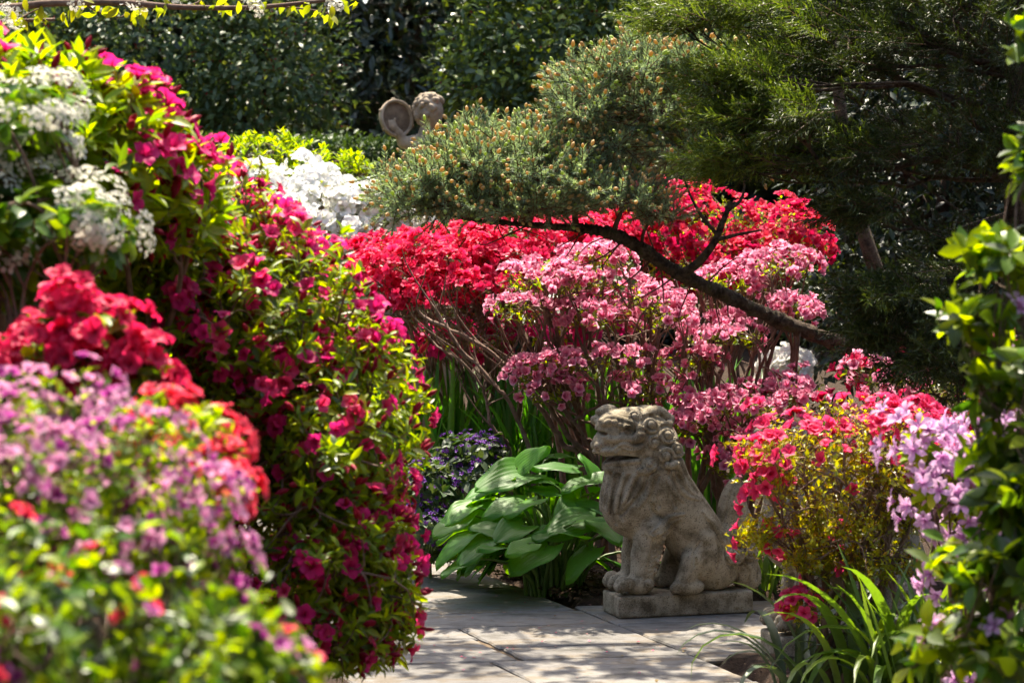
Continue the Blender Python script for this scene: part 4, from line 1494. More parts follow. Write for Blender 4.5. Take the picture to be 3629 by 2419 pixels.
shrub('creeping_weed', 'small pale creeping groundcover at the path edge under the azalea', 'groundcover', (gx(1530, 10.3), 10.4), [lobe_px(1530, 1960, 10.3, 100, 40, .25)], 70,
      dict(tpl=T_OVAL, mat=LM['dark'], per=5, size=(.02, .035), obj=60), None, stems=3, r_tip=.0012, seed=33, bottom=-.9, thick=.9, bark=LM['petiole'])


# ------------------------------------------------------------------ right: red and yellow azalea, lilac rhododendron, green shrub
def ry_prob(P, A):
    px = PW / 2 + FPX * P[:, 0] / P[:, 1]
    top = (A[:, 2] > .5) & (P[:, 2] > at(0, 1540, 7.6)[2])
    left = (px < 2800) & (A[:, 0] < .1)
    low = P[:, 2] < at(0, 2050, 7.5)[2]
    return np.where(low, .9, np.where(top | left, .30, .03)) * np.where(lump(P[:, 0], P[:, 2], 15, 1.0) > -.3, 1, .1)


shrub('red_yellow_azalea', 'azalea with small yellow leaves and hot pink blooms before the second lion', 'azalea', (gx(2990, 7.7), 7.7),
      [lobe_px(2960, 1600, 7.6, 300, 190, .28), lobe_px(2730, 1640, 7.5, 130, 150, .2), lobe_px(3150, 1600, 7.6, 150, 170, .22), lobe_px(2960, 1830, 7.6, 270, 130, .24), lobe_px(3080, 1960, 7.6, 240, 110, .22), lobe_px(3220, 1750, 7.6, 110, 180, .2), lobe_px(2690, 1880, 7.5, 80, 60, .1), lobe_px(2850, 1960, 7.55, 120, 60, .14),
       lobe_px(2840, 2140, 7.5, 60, 40, .08)],
      900, dict(tpl=T_SMALL, mat=LM['tiny'], per=9, size=(.016, .027), obj=300, back=.08, spread=(25, 85)), dict(tpl=T_AZ, mat=PM['hotpink'], per=3, size=(.023, .030), obj=220, prob=ry_prob, sep=.8),
      stems=8, r_tip=.0016, seed=41, bottom=-.7, thick=.6, up=.8, expo=.42, inner=250, rough=.35)
shrub('lilac_rhododendron', 'lilac rhododendron with narrow petals beside the yellow leaved azalea', 'rhododendron', (gx(3480, 6.3), 6.4),
      [lobe_px(3265, 1580, 6.2, 70, 50, .07), lobe_px(3400, 1650, 6.25, 90, 60, .08), lobe_px(3290, 1760, 6.15, 70, 70, .07), lobe_px(3430, 1790, 6.2, 90, 80, .08), lobe_px(3380, 1980, 6.2, 80, 50, .07),
       lobe_px(3500, 1540, 6.3, 70, 50, .07), lobe_px(3430, 1900, 6.3, 60, 50, .07), lobe_px(3370, 2200, 6.3, 30, 60, .05), lobe_px(3420, 2350, 6.3, 30, 60, .05)],
      46, dict(tpl=T_LEAF, mat=LM['lime'], per=6, size=(.05, .08), obj=200, spread=(60, 120), back=.05), dict(tpl=T_STAR, mat=PM['lilac'], per=5, size=(.026, .036), obj=276, sep=1.25, lift=.025, tilt=.9, face=(-.2, -.4, 0)),
      stems=4, r_tip=.003, seed=42, bottom=-.7, thick=.9, up=.5)
shrub('laurel_shrub', 'glossy lime and green leaved shrub along the right edge', 'shrub', (gx(3680, 5.0), 5.1),
      [lobe_px(3540, 900, 5.0, 130, 120, .16), lobe_px(3440, 1120, 5.0, 140, 80, .14), lobe_px(3570, 1320, 4.95, 170, 190, .2), lobe_px(3530, 1700, 4.9, 120, 180, .18), lobe_px(3500, 2000, 4.85, 200, 150, .2), lobe_px(3480, 2280, 4.8, 250, 170, .22), lobe_px(3640, 1900, 4.8, 150, 400, .2), lobe_px(3660, 560, 5.1, 90, 160, .12), lobe_px(3660, 120, 5.1, 60, 120, .08)],
      175, dict(tpl=T_OVAL, mat=[LM['front'], LM['dark'], LM['front'], LM['lime']], per=6, size=(.045, .07), obj=300, spread=(35, 95), back=.06), dict(tpl=T_STAR, mat=PM['lilac'], per=3, size=(.02, .03), obj=20, prob=lambda P, A: np.full(len(P), .05)),
      stems=6, r_tip=.0018, expo=.36, seed=43, inner=90, rough=.35, bottom=-.7, thick=.55, up=.4)

shrub('pink_azalea', 'mixed pink and red azalea in the shade under the juniper boughs', 'azalea', (1.95, 10.3),
      [lobe_px(3120, 1330, 10.1, 160, 70, .3), lobe_px(3380, 1380, 10.1, 180, 80, .3), lobe_px(3560, 1260, 10.2, 150, 120, .3), lobe_px(3260, 1520, 10.0, 250, 90, .3), lobe_px(2980, 1500, 10.1, 150, 70, .25)],
      260, dict(tpl=T_SMALL, mat=[LM['dark'], LM['azalea']], per=6, size=(.022, .04), obj=60), dict(tpl=T_HOSE, mat=[PM['pink'], PM['pink'], PM['red2']], per=3, size=(.024, .032), obj=200, prob=clump_prob(9, -.1, .7, .1, .7), sep=.8, face=(0, -.3, 0)),
      stems=6, r_tip=.0026, seed=44, bottom=-.6, thick=.6, inner=150)

# ------------------------------------------------------------------ left foreground
def mag_prob(P, A):
    v = lump(P[:, 0] * 1.2 + .3 * P[:, 1], P[:, 2] * 1.2, 10.0, 2.2)
    return np.where(v > .25, .52, .11) * np.where(P[:, 2] < 1.05, .6, 1.0)


shrub('magenta_azalea', 'tall magenta azalea with crimson buds sloping down to the path', 'azalea', (gx(820, 6.4), 6.5),
      [lobe_px(950, 1180, 6.4, 360, 420, .5), lobe_px(1190, 1500, 6.3, 320, 400, .45), lobe_px(1100, 2050, 6.2, 360, 450, .45), lobe_px(700, 930, 6.4, 380, 370, .45), lobe_px(1300, 2000, 6.3, 170, 420, .3), lobe_px(600, 1400, 6.3, 400, 450, .45), lobe_px(560, 1000, 6.1, 280, 260, .3)],
      2900, dict(tpl=T_LEAF, mat=[LM['azalea'], LM['lime'], LM['lime'], LM['lime'], LM['lime']], per=6, size=(.028, .05), obj=300, spread=(30, 85), back=.05),
      dict(tpl=T_AZ, mat=[PM['magenta'], PM['magenta'], PM['hotpink']], per=2, size=(.021, .031), obj=300, prob=mag_prob, sep=.7),
      dict(tpl=T_BUD, mat=PM['bud'], per=2, size=(.022, .038), obj=200, prob=lambda P, A: np.full(len(P), .2), sep=.2, tilt=.5), stems=7, r_tip=.0024, seed=51, bottom=-.8, thick=.35, up=.6, tip_frac=.4, inner=1300, rough=.28)
shrub('lime_azalea', 'azalea with large lime leaves and few magenta blooms at upper left', 'azalea', (gx(200, 5.8), 5.9),
      [lobe_px(150, 540, 5.7, 320, 400, .4), lobe_px(430, 590, 5.75, 260, 330, .35), lobe_px(-200, 420, 5.8, 300, 420, .4), lobe_px(640, 700, 5.9, 170, 200, .25)],
      560, dict(tpl=T_LEAF, mat=LM['lime'], per=7, size=(.05, .08), obj=300, spread=(25, 80), back=.06), dict(tpl=T_AZ, mat=PM['magenta'], per=2, size=(.03, .04), obj=160, prob=clump_prob(7, .4, .4, .03, 1.2), sep=.7),
      dict(tpl=T_BUD, mat=PM['bud'], per=2, size=(.03, .05), obj=120, prob=lambda P, A: np.full(len(P), .25), sep=.2), stems=5, r_tip=.0026, seed=52, bottom=-.8, thick=.35, up=.9, tip_frac=.6)
shrub('viburnum', 'viburnum with creamy white flower heads at the left edge', 'viburnum', (gx(60, 5.1), 5.15),
      [lobe_px(100, 470, 5.1, 170, 190, .22), lobe_px(120, 760, 5.0, 300, 170, .28), lobe_px(330, 800, 5.0, 150, 120, .2), lobe_px(-150, 700, 5.1, 250, 330, .3), lobe_px(40, 960, 5.1, 240, 140, .25)],
      250, dict(tpl=T_OVAL, mat=LM['front'], per=5, size=(.04, .06), obj=220, spread=(50, 100), back=.05), dict(tpl=T_CORYMB, mat=PM['cream'], per=1, size=(.024, .036), obj=150, prob=lambda P, A: np.where(P[:, 2] > at(0, 930, 5.1)[2], .85, .05), lift=.03, sep=.1, tilt=.3, name='flower_head', rest='flower_head_mass'),
      stems=4, r_tip=.0026, seed=53, bottom=-.7, thick=.4, up=.7, inner=120)
shrub('red_rhododendron', 'rhododendron carrying large deep red trusses at left', 'rhododendron', (gx(250, 4.6), 4.7),
      [lobe_px(260, 1100, 4.6, 90, 60, .1), lobe_px(400, 1160, 4.55, 80, 70, .1), lobe_px(490, 1290, 4.5, 45, 60, .07), lobe_px(140, 1230, 4.55, 80, 40, .1), lobe_px(310, 1240, 4.5, 60, 35, .08), lobe_px(250, 1350, 4.6, 380, 160, .2)],
      90, dict(tpl=T_LEAF, mat=[LM['front'], LM['lime']], per=6, size=(.045, .07), obj=160, spread=(60, 110), back=.06), dict(tpl=T_WIDE, mat=PM['rhodo_red'], per=6, size=(.021, .028), obj=300, sep=.75, lift=.02, tilt=.8,
      prob=lambda P, A: np.where(P[:, 2] > at(0, 1330, 4.55)[2], .7, .05)), stems=4, r_tip=.003, seed=54, bottom=-.6, thick=.8, up=.6, rough=.4)
shrub('coral_azalea', 'coral red azalea peeking out behind the purple azalea', 'azalea', (gx(620, 4.0), 4.15),
      [lobe_px(700, 1560, 4.0, 130, 110, .15), lobe_px(790, 1720, 3.95, 110, 130, .14), lobe_px(560, 1480, 4.05, 100, 80, .12)],
      120, dict(tpl=T_LEAF, mat=LM['lime'], per=5, size=(.025, .04), obj=120), dict(tpl=T_AZ, mat=PM['coral'], per=3, size=(.016, .021), obj=250, prob=clump_prob(16, .0, .75, .15, .4), sep=.7), stems=4, seed=55, thick=.4, bottom=-.7)


def lil_prob(P, A):
    px = PW / 2 + FPX * P[:, 0] / P[:, 1]
    py = PH / 2 - FPX * ((P[:, 2] - CAM_H) / P[:, 1] + math.tan(PITCH))
    band = 1450 + px * .45
    return np.clip(.95 - np.maximum(py - band - 230, 0) / 300, .06, .95) * np.where(lump(P[:, 0], P[:, 2], 30, .3) > -.25, 1, .15)


shrub('purple_azalea', 'purple and mauve small flowered azalea at left', 'azalea', (gx(200, 3.6), 3.75),
      [lobe_px(60, 1720, 3.6, 400, 400, .32), lobe_px(420, 1780, 3.6, 300, 330, .28), lobe_px(640, 1960, 3.6, 230, 280, .22), lobe_px(-200, 1900, 3.7, 300, 500, .3)],
      560, dict(tpl=T_SMALL, mat=[LM['front'], LM['lime']], per=6, size=(.016, .03), obj=240, spread=(30, 90)), dict(tpl=T_AZ_LO, mat=[PM['purple'], PM['mauve'], PM['mauve']], per=3, size=(.010, .016), obj=300, prob=lil_prob, sep=.9),
      stems=5, r_tip=.0018, seed=56, thick=.45, rough=.25, bottom=-.8, tip_frac=.6, inner=500)
shrub('boxleaf_shrub', 'nearest shrub with round bright green leaves at lower left', 'shrub', (gx(350, 3.0), 3.1),
      [lobe_px(150, 2380, 3.0, 480, 540, .3), lobe_px(700, 2440, 3.05, 340, 440, .26), lobe_px(930, 2420, 3.1, 200, 300, .2), lobe_px(-200, 2300, 3.0, 400, 560, .3)],
      420, dict(tpl=T_OVAL, mat=[LM['front'], LM['front'], LM['front'], LM['dark'], LM['lime']], per=6, size=(.020, .036), obj=300, spread=(30, 95), back=.03), dict(tpl=T_AZ_LO, mat=[PM['coral'], PM['purple'], PM['mauve']], per=2, size=(.011, .016), obj=120,
      prob=clump_prob(14, .35, .6, .05, 2.0), sep=.8), stems=5, r_tip=.002, seed=57, thick=.55, rough=.3, bottom=-.8, tip_frac=.6, inner=260)

# ------------------------------------------------------------------ spruce
def needle_axis(r, a, b, n, ln, V, F, U):
    ax = unit(b - a)
    L = np.linalg.norm(b - a)
    x = unit(np.cross(ax, [.2, .1, .97] if abs(ax[2]) < .9 else [1, .2, 0]))
    y = np.cross(ax, x)
    for i in range(n):
        t = (i + r.random()) / n
        ph = r.random() * 6.28
        side = x * math.cos(ph) + y * math.sin(ph)
        d = unit(side * .85 + ax * (.45 + .25 * t) + np.array([0, 0, .18]))
        o = a + ax * L * t
        w = unit(np.cross(d, r.normal(size=3))) * .0125
        k = len(V)
        l = ln * r.uniform(.75, 1.1)
        V += [tuple(o - w), tuple(o + w), tuple(o + d * l)]
        U += [(0.1, 0), (0.1, 0), (0.1, 1)]
        F.append((k, k + 1, k + 2))


def add_rod(V, F, U, a, b, ra, rb, u):
    ax = unit(b - a)
    x = unit(np.cross(ax, [.3, .2, .9] if abs(ax[2]) < .9 else [1, .2, 0]))
    y = np.cross(ax, x)
    k = len(V)
    for p, rr in ((a, ra), (b, rb)):
        for j in range(3):
            V.append(tuple(p + (x * math.cos(j * 2.094) + y * math.sin(j * 2.094)) * rr))
            U.append((u, .5))
    for j in range(3):
        q = (j + 1) % 3
        F += [(k + j, k + q, k + 3 + q), (k + j, k + 3 + q, k + 3 + j)]


def add_bud(V, F, U, p, d, s, u):
    d = unit(d)
    x = unit(np.cross(d, [.3, .9, .2]))
    y = np.cross(d, x)
    k = len(V)
    V.append(tuple(p))
    U.append((u, 0))
    for h, rr in ((.3, .26), (.7, .24)):
        for j in range(5):
            V.append(tuple(p + d * s * h + (x * math.cos(j * 1.2566) + y * math.sin(j * 1.2566)) * s * rr))
            U.append((u, h))
    V.append(tuple(p + d * s))
    U.append((u, 1))
    for j in range(5):
        q = (j + 1) % 5
        F += [(k, k + 1 + q, k + 1 + j), (k + 1 + j, k + 1 + q, k + 6 + q), (k + 1 + j, k + 6 + q, k + 6 + j), (k + 6 + j, k + 6 + q, k + 11)]


def spruce_twig(seed, buds=True):
    """unit twig along +Z with two side shoots"""
    r = np.random.default_rng(seed)
    V, F, U = [], [], []
    a, b = np.zeros(3), np.array([r.normal(0, .04), r.normal(0, .04), 1.0])
    add_rod(V, F, U, a, b, .02, .014, .5)
    needle_axis(r, a, b, 90, .17, V, F, U)
    tipsb = [(b, b - a)]
    for s in (-1, 1):
        st_ = b * r.uniform(.3, .6)
        ph = r.normal(0, .3)
        en = st_ + np.array([s * math.cos(ph) * .42, math.sin(ph) * .42, .38]) * r.uniform(.8, 1.15)
        add_rod(V, F, U, st_, en, .016, .012, .5)
        needle_axis(r, st_, en, 48, .16, V, F, U)
        tipsb.append((en, en - st_))
    if buds:
        for p, d in tipsb:
            if r.random() < .8:
                add_bud(V, F, U, p, d + r.normal(0, .1, 3), r.uniform(.13, .2), .9 if r.random() < .65 else .75)
    return np.array(V), np.array(F), np.array(U)


def conifer_mat(name, needle, needle2, stem, bud, bud2, trans=.15, rough=.5):
    m, nt, out = new_mat(name)
    uv = N(nt, 'ShaderNodeUVMap')
    sx = N(nt, 'ShaderNodeSeparateXYZ')
    nt.links.new(uv.outputs[0], sx.inputs[0])
    f = rand_fac(nt)
    nc = ramp(nt, [(.1, needle), (.9, needle2)], f)
    isstem = ramp(nt, [(.0, (0, 0, 0)), (.4, (1, 1, 1))], sx.outputs[0], 'CONSTANT')
    isbud = ramp(nt, [(.0, (0, 0, 0)), (.65, (1, 1, 1))], sx.outputs[0], 'CONSTANT')
    isb2 = ramp(nt, [(.0, (0, 0, 0)), (.82, (1, 1, 1))], sx.outputs[0], 'CONSTANT')
    c = mixc(nt, isstem, nc, stem)
    c = mixc(nt, isbud, c, bud2)
    c = mixc(nt, isb2, c, bud)
    p = N(nt, 'ShaderNodeBsdfPrincipled')
    p.inputs['Roughness'].default_value = rough
    p.inputs['Specular IOR Level'].default_value = .45
    nt.links.new(c, p.inputs['Base Color'])
    t = N(nt, 'ShaderNodeBsdfTranslucent')
    nt.links.new(mixc(nt, 1.0, c, (1.6, 1.7, .9), 'MULTIPLY'), t.inputs['Color'])
    mx = N(nt, 'ShaderNodeMixShader')
    mx.inputs[0].default_value = trans
    nt.links.new(p.outputs[0], mx.inputs[1])
    nt.links.new(t.outputs[0], mx.inputs[2])
    nt.links.new(mx.outputs[0], out.inputs[0])
    return m


MAT['spruce'] = conifer_mat('blue_spruce_needles', (0.15, 0.225, 0.18), (0.32, 0.39, 0.24), (0.18, 0.09, 0.045), (0.58, 0.38, 0.18), (0.40, 0.48, 0.14), .35)
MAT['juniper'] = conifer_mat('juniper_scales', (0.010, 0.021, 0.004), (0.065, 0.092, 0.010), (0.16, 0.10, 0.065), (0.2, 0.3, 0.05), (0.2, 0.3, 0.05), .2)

sb = np.array([2.05, 10.55, 0.0])
spruce = thing('blue_spruce', 'blue spruce with mossy crooked limb reaching left over the azaleas', 'spruce', sb)
limb_px = [(3080, 1275, 10.25), (2980, 1222, 10.2), (2750, 1130, 10.15), (2560, 1040, 10.1), (2400, 965, 10.05), (2270, 880, 10.0), (2160, 825, 10.0), (2040, 808, 10.0), (1850, 795, 10.0), (1650, 775, 10.0), (1500, 740, 10.0)]
LP = smooth_path([at(*q) for q in limb_px], 8)
G = Geo()
tr = smooth_path([sb + [0, 0, -.05], sb + [-.05, -.03, .35], (at(3250, 1330, 10.3) + sb + [0, 0, .5]) / 2 + np.array([-.05, 0, 0]), at(3080, 1275, 10.25)], 5)
LL = np.concatenate([tr[:-1], LP])
rad = np.interp(np.linspace(0, 1, len(LL)), [0, .2, .45, .62, .7, .8, .9, 1], [.046, .034, .028, .026, .023, .013, .008, .004])
rad *= 1 + .09 * np.sin(np.arange(len(LL)) * 1.9) + .06 * np.sin(np.arange(len(LL)) * .83 + 1)
LL = smooth_path(LL, 4)
rad = np.interp(np.linspace(0, 1, len(LL)), np.linspace(0, 1, len(rad)), rad)
LL = LL + np.random.default_rng(2).normal(0, .0012, LL.shape)
tube(G, LL, rad, 22)
_v = G.V[0].reshape(len(LL), 22, 3)
_r = np.random.default_rng(4)
_n = _r.normal(0, 1, (len(LL), 22))
_n = (_n + np.roll(_n, 1, 0) * .8 + np.roll(_n, 1, 1) * .5) / 1.4
_v += unit(_v - LL[:, None, :]) * (_n * rad[:, None] * .075)[:, :, None]
G.V[0] = _v.reshape(-1, 3)
G.build('limb', MAT['bark_dark'], spruce, origin=sb)
G = Geo()
up_px = [(2405, 975, 10.05), (2470, 935, 10.03), (2530, 860, 10.0), (2560, 790, 10.0), (2590, 715, 10.0)]
UP = smooth_path([at(*q) for q in up_px], 6)
tube(G, UP, np.linspace(.021, .010, len(UP)), 8, True)
for q in ([(2545, 835, 10), (2490, 770, 10), (2450, 700, 10.02), (2420, 620, 10.05)], [(2540, 850, 10), (2620, 830, 9.95), (2700, 815, 9.95)], [(2580, 745, 10), (2630, 700, 10.05), (2640, 600, 10.1)]):
    Q = smooth_path([at(*k) for k in q], 5)
    tube(G, Q, np.linspace(.009, .004, len(Q)), 6)
G.build('forked_branch', MAT['bark_dark'], spruce, origin=sb)
rt = np.random.default_rng(8)
for k in range(26):
    G = Geo()
    b0 = LP[rt.integers(6, len(LP) - 4)]
    e0 = b0 + np.array([rt.normal(-.05, .12), rt.normal(-.05, .06), rt.choice([-1, 1], p=[.6, .4]) * rt.uniform(.05, .2)])
    tube(G, bez(b0, b0 + (e0 - b0) * .3 + rt.normal(0, .03, 3), e0 + rt.normal(0, .03, 3), e0, 7), np.linspace(.0045, .0012, 7), 5)
    G.build('bare_twig', MAT['twig'], spruce, origin=sb)
# upper bough and the trunk it comes from
G = Geo()
TR = smooth_path([tr[3], at(3120, 1000, 10.5), at(3020, 650, 10.6), at(2960, 200, 10.7), at(2950, -300, 10.8)], 5)
tube(G, TR, np.linspace(.04, .02, len(TR)), 9)
G.build('trunk', MAT['bark_dark'], spruce, origin=sb)
G = Geo()
BG = smooth_path([at(3010, 600, 10.6), at(2800, 480, 10.4), at(2550, 440, 10.3), at(2300, 420, 10.2), at(2080, 420, 10.2), at(1960, 380, 10.2)], 6)
tube(G, BG, np.linspace(.022, .005, len(BG)), 8)
G.build('upper_bough', MAT['bark_dark'], spruce, origin=sb)

rs = np.random.default_rng(61)
pads = [(1530, 670, 10, 160, 70, .28, 75), (1690, 600, 10, 110, 90, .25, 62), (1850, 610, 10, 180, 85, .32, 84), (2040, 665, 10, 190, 80, .32, 84), (2210, 720, 10, 140, 60, .28, 50), (1450, 720, 9.95, 90, 45, .2, 36),
        (1640, 745, 9.95, 200, 40, .25, 66), (1880, 750, 9.95, 220, 40, .25, 62), (1690, 500, 10.05, 45, 50, .1, 12), (1850, 500, 10.05, 80, 40, .12, 16), (2330, 770, 10, 80, 40, .2, 18), (1570, 560, 10.05, 70, 40, .1, 14), (1960, 560, 10, 70, 40, .12, 14)]
pads_u = [(2180, 300, 10.3, 200, 70, .32, 80), (2430, 260, 10.35, 200, 60, .32, 84), (2060, 410, 10.2, 120, 60, .28, 52), (2310, 420, 10.25, 210, 70, .32, 80), (2580, 350, 10.35, 200, 90, .3, 76), (2480, 550, 10.2, 200, 60, .28, 50), (2130, 530, 10.15, 150, 35, .25, 34), (2280, 210, 10.3, 80, 30, .15, 14)]
Pm, Am = [], []
for q in pads + pads_u:
    lim = LP if q in pads else BG
    c, r = lobe_px(*q[:6])
    p, a = sample_lobes([(c, r)], q[6], rs, .75, -.45, .75, .1)
    base = lim[np.argmin(np.linalg.norm(lim - (c - [0, 0, r[2] * .6]), axis=1))]
    G = Geo()
    grow(G, base, unit(c - base + [0, 0, .02]), p - a * .0, .0027, 4, .40, rs, .11)
    G.build('branchlet', MAT['twig'], spruce, origin=sb)
    out = unit(p - (base * .5 + c * .5))
    Pm.append(p)
    Am.append(unit(out * .8 + a * .4 + np.array([-.15, 0, .35]) + rs.normal(0, .25, p.shape)))
Pm, Am = np.concatenate(Pm), np.concatenate(Am)
M = frames_z(Pm - Am * .05, Am, rs.uniform(.12, .185, len(Pm)))
scatter(spruce, 'twig', 'twig_mass', [spruce_twig(s) for s in range(6)], M, MAT['spruce'], 300)

# ------------------------------------------------------------------ juniper
def juniper_spray(seed):
    """feathery unit spray along +Z: thin side shoots clothed in short scale leaves"""
    r = np.random.default_rng(seed)
    V, F, U = [], [], []

    def sliver(o, d, l, w, u=.1):
        k = len(V)
        s = unit(np.cross(d, r.normal(size=3))) * w
        V.extend([tuple(o - s), tuple(o + s), tuple(o + d * l)])
        U.extend([(u, 0), (u, 0), (u, 1)])
        F.append((k, k + 1, k + 2))

    add_rod(V, F, U, np.zeros(3), np.array([0, 0, .75]), .010, .004, .5)
    n = 12
    for i in range(n):
        t = (i + .5) / n
        for s in (-1, 1):
            ph = r.normal(0, .5)
            o = np.array([0, 0, t * .8])
            l = (.40 * (1 - t) + .12) * r.uniform(.6, 1.2)
            d = unit(np.array([s * math.cos(ph), math.sin(ph), 1.25]))
            sliver(o, d, l, .006)
            m = int(3 + l * 14)
            for j in range(m):
                q = o + d * l * (.15 + .85 * j / m)
                sliver(q, unit(d * 1.1 + r.normal(0, .55, 3)), r.uniform(.06, .11), .0085)
    for j in range(8):
        sliver(np.array([0, 0, .7 + .03 * j]), unit(np.array([r.normal(0, .4), r.normal(0, .4), 1])), .1, .009)
    return np.array(V), np.array(F), np.array(U)


jb = np.array([2.15, 9.0, 0.0])
juniper = thing('juniper', 'dark juniper with feathery green tips overhanging from the right', 'juniper', jb)
G = Geo()
JT = smooth_path([jb + [0, 0, -.05], jb + [-.06, .02, .5], jb + [-.2, .05, 1.1], jb + [-.28, 0, 1.8], jb + [-.2, .05, 2.6], jb + [-.1, .1, 3.6]], 6)
tube(G, JT, np.linspace(.085, .02, len(JT)), 10)
G.build('trunk', MAT['bark_dark'], juniper, origin=jb)
jl = [(2560, 20, 8.7, 220, 55, .3, 55), (2400, 70, 8.6, 120, 35, .2, 24), (2720, 400, 8.5, 220, 90, .3, 90), (2600, 580, 8.45, 150, 50, .22, 44), (2620, 280, 8.5, 150, 40, .2, 40), (2900, 180, 8.8, 260, 180, .35, 110), (3300, 120, 8.9, 380, 200, .4, 110), (2950, 540, 8.6, 220, 90, .3, 66),
      (3060, 740, 8.55, 140, 50, .2, 40), (3280, 500, 8.8, 280, 130, .3, 50), (3130, 1040, 8.4, 120, 60, .2, 52), (3280, 1120, 8.5, 170, 80, .25, 50), (3090, 1190, 8.4, 80, 30, .15, 22), (3300, 1290, 8.4, 180, 50, .25, 48), (3480, 950, 8.8, 220, 180, .3, 50), (3540, 1320, 8.6, 180, 80, .25, 45), (3560, 450, 8.9, 200, 230, .3, 50),
      (3050, -200, 9.15, 380, 150, .3, 190), (3500, -260, 9.15, 450, 220, .32, 220), (3200, -560, 9.3, 420, 220, .35, 150), (3700, -700, 9.3, 500, 300, .4, 150)]
rj = np.random.default_rng(71)
Pm, Am = [], []
for q in jl:
    c, r = lobe_px(*q[:6])
    p, a = sample_lobes([(c, r)], q[6], rj, .8, -.9, .8, .12)
    k = np.argmin(np.linalg.norm(JT - (c - [0, 0, .12]), axis=1))
    base = JT[k]
    G = Geo()
    grow(G, base, unit(c - base), p[::2], .0028, 5, .42, rj, .16)
    G.build('bough', MAT['bark_dark'], juniper, origin=jb)
    Pm.append(p)
    out = unit(p - base)
    Am.append(unit(out * 1.1 + a * .3 + np.array([-.15, -.1, .0]) + rj.normal(0, .2, p.shape)))
Pm, Am = np.concatenate(Pm), np.concatenate(Am)
M = frames_z(Pm - Am * .08, Am, rj.uniform(.16, .30, len(Pm)))
# young outer shoots in fresher green, with sunlit left tips painted into it
MAT['juniper_lit_new'] = conifer_mat('juniper_lit_new_growth', (0.05, 0.09, 0.01), (0.16, 0.205, 0.02), (0.16, 0.10, 0.065), (0.2, 0.3, 0.05), (0.2, 0.3, 0.05), .35)
lit_newg = (Am @ unit(np.array([-1.0, -.35, .25])) + rj.normal(0, .2, len(Am)) > .72) & (Pm[:, 0] < gx(2900, 8.5)) | (rj.random(len(Am)) < .03)
JS = [juniper_spray(s) for s in range(6)]
scatter(juniper, 'spray', 'spray_mass', JS, M[~lit_newg], MAT['juniper'], 160)
scatter(juniper, 'lit_young_spray', 'lit_young_spray_mass', JS, M[lit_newg], MAT['juniper_lit_new'], 160)

# ------------------------------------------------------------------ tree whose crown shades the path, and the flowering branch at upper left
def simple_tree(name, label, cat, base, trunk, lobes, n, leaf, r_tip, seed, bark='bark_dark', thick=.8, obj=60):
    r = np.random.default_rng(seed)
    base = np.asarray(base, float)
    t = thing(name, label, cat, base)
    TP = smooth_path(trunk, 6)
    G = Geo()
    tube(G, TP, np.linspace(.11, .03, len(TP)), 10)
    G.build('trunk', MAT[bark], t, origin=base)
    Pm, Am = [], []
    for c, rr, k in lobes:
        p, a = sample_lobes([(np.asarray(c, float), np.asarray(rr, float))], k, r, thick, -1.1, 1.0, .1)
        bs = TP[np.argmin(np.linalg.norm(TP - (np.asarray(c) - [0, 0, .3]), axis=1))]
        G = Geo()
        grow(G, bs, unit(np.asarray(c) - bs), p[::2], r_tip, 5, .45, r, .1)
        G.build('bough', MAT[bark], t, origin=base)
        Pm.append(p)
        Am.append(unit(a + r.normal(0, .5, p.shape)))
    Pm, Am = np.concatenate(Pm), np.concatenate(Am)
    M = whorls(Pm, Am, leaf['per'], r, (35, 100), leaf['size'], .12)
    scatter(t, 'leaf', 'crown', leaf['tpl'], M, leaf['mat'], obj)
    return t, Pm, Am




# crown of the flowering tree: its trunk stands left of the picture, its high boughs dapple the path
fl_tree, _p, _a = simple_tree('flowering_tree', 'flowering tree whose thin blossoming branch crosses the upper left corner', 'tree', (-3.4, 9.6, 0),
            [(-3.4, 9.6, -.05), (-3.3, 9.5, 1.2), (-2.9, 9.6, 2.4), (-2.2, 9.9, 3.2), (-1.3, 10.1, 3.6), (-.4, 10.2, 3.75), (.3, 10.3, 3.85)],
            [((.2, 9.85, 3.65), (.55, .45, .22), 95), ((-.45, 9.95, 3.7), (.45, .45, .22), 80), ((.75, 10.0, 3.75), (.4, .4, .2), 60), ((-.25, 11.0, 3.85), (.5, .5, .25), 36), ((.4, 10.7, 3.95), (.5, .4, .22), 22), ((-1.3, 9.9, 4.0), (.6, .6, .3), 60), ((-2.3, 9.6, 4.2), (.8, .8, .5), 80)], 0,
            dict(tpl=T_OVAL, mat=LM['front'], per=6, size=(.05, .085)), .0028, 81, 'bark')

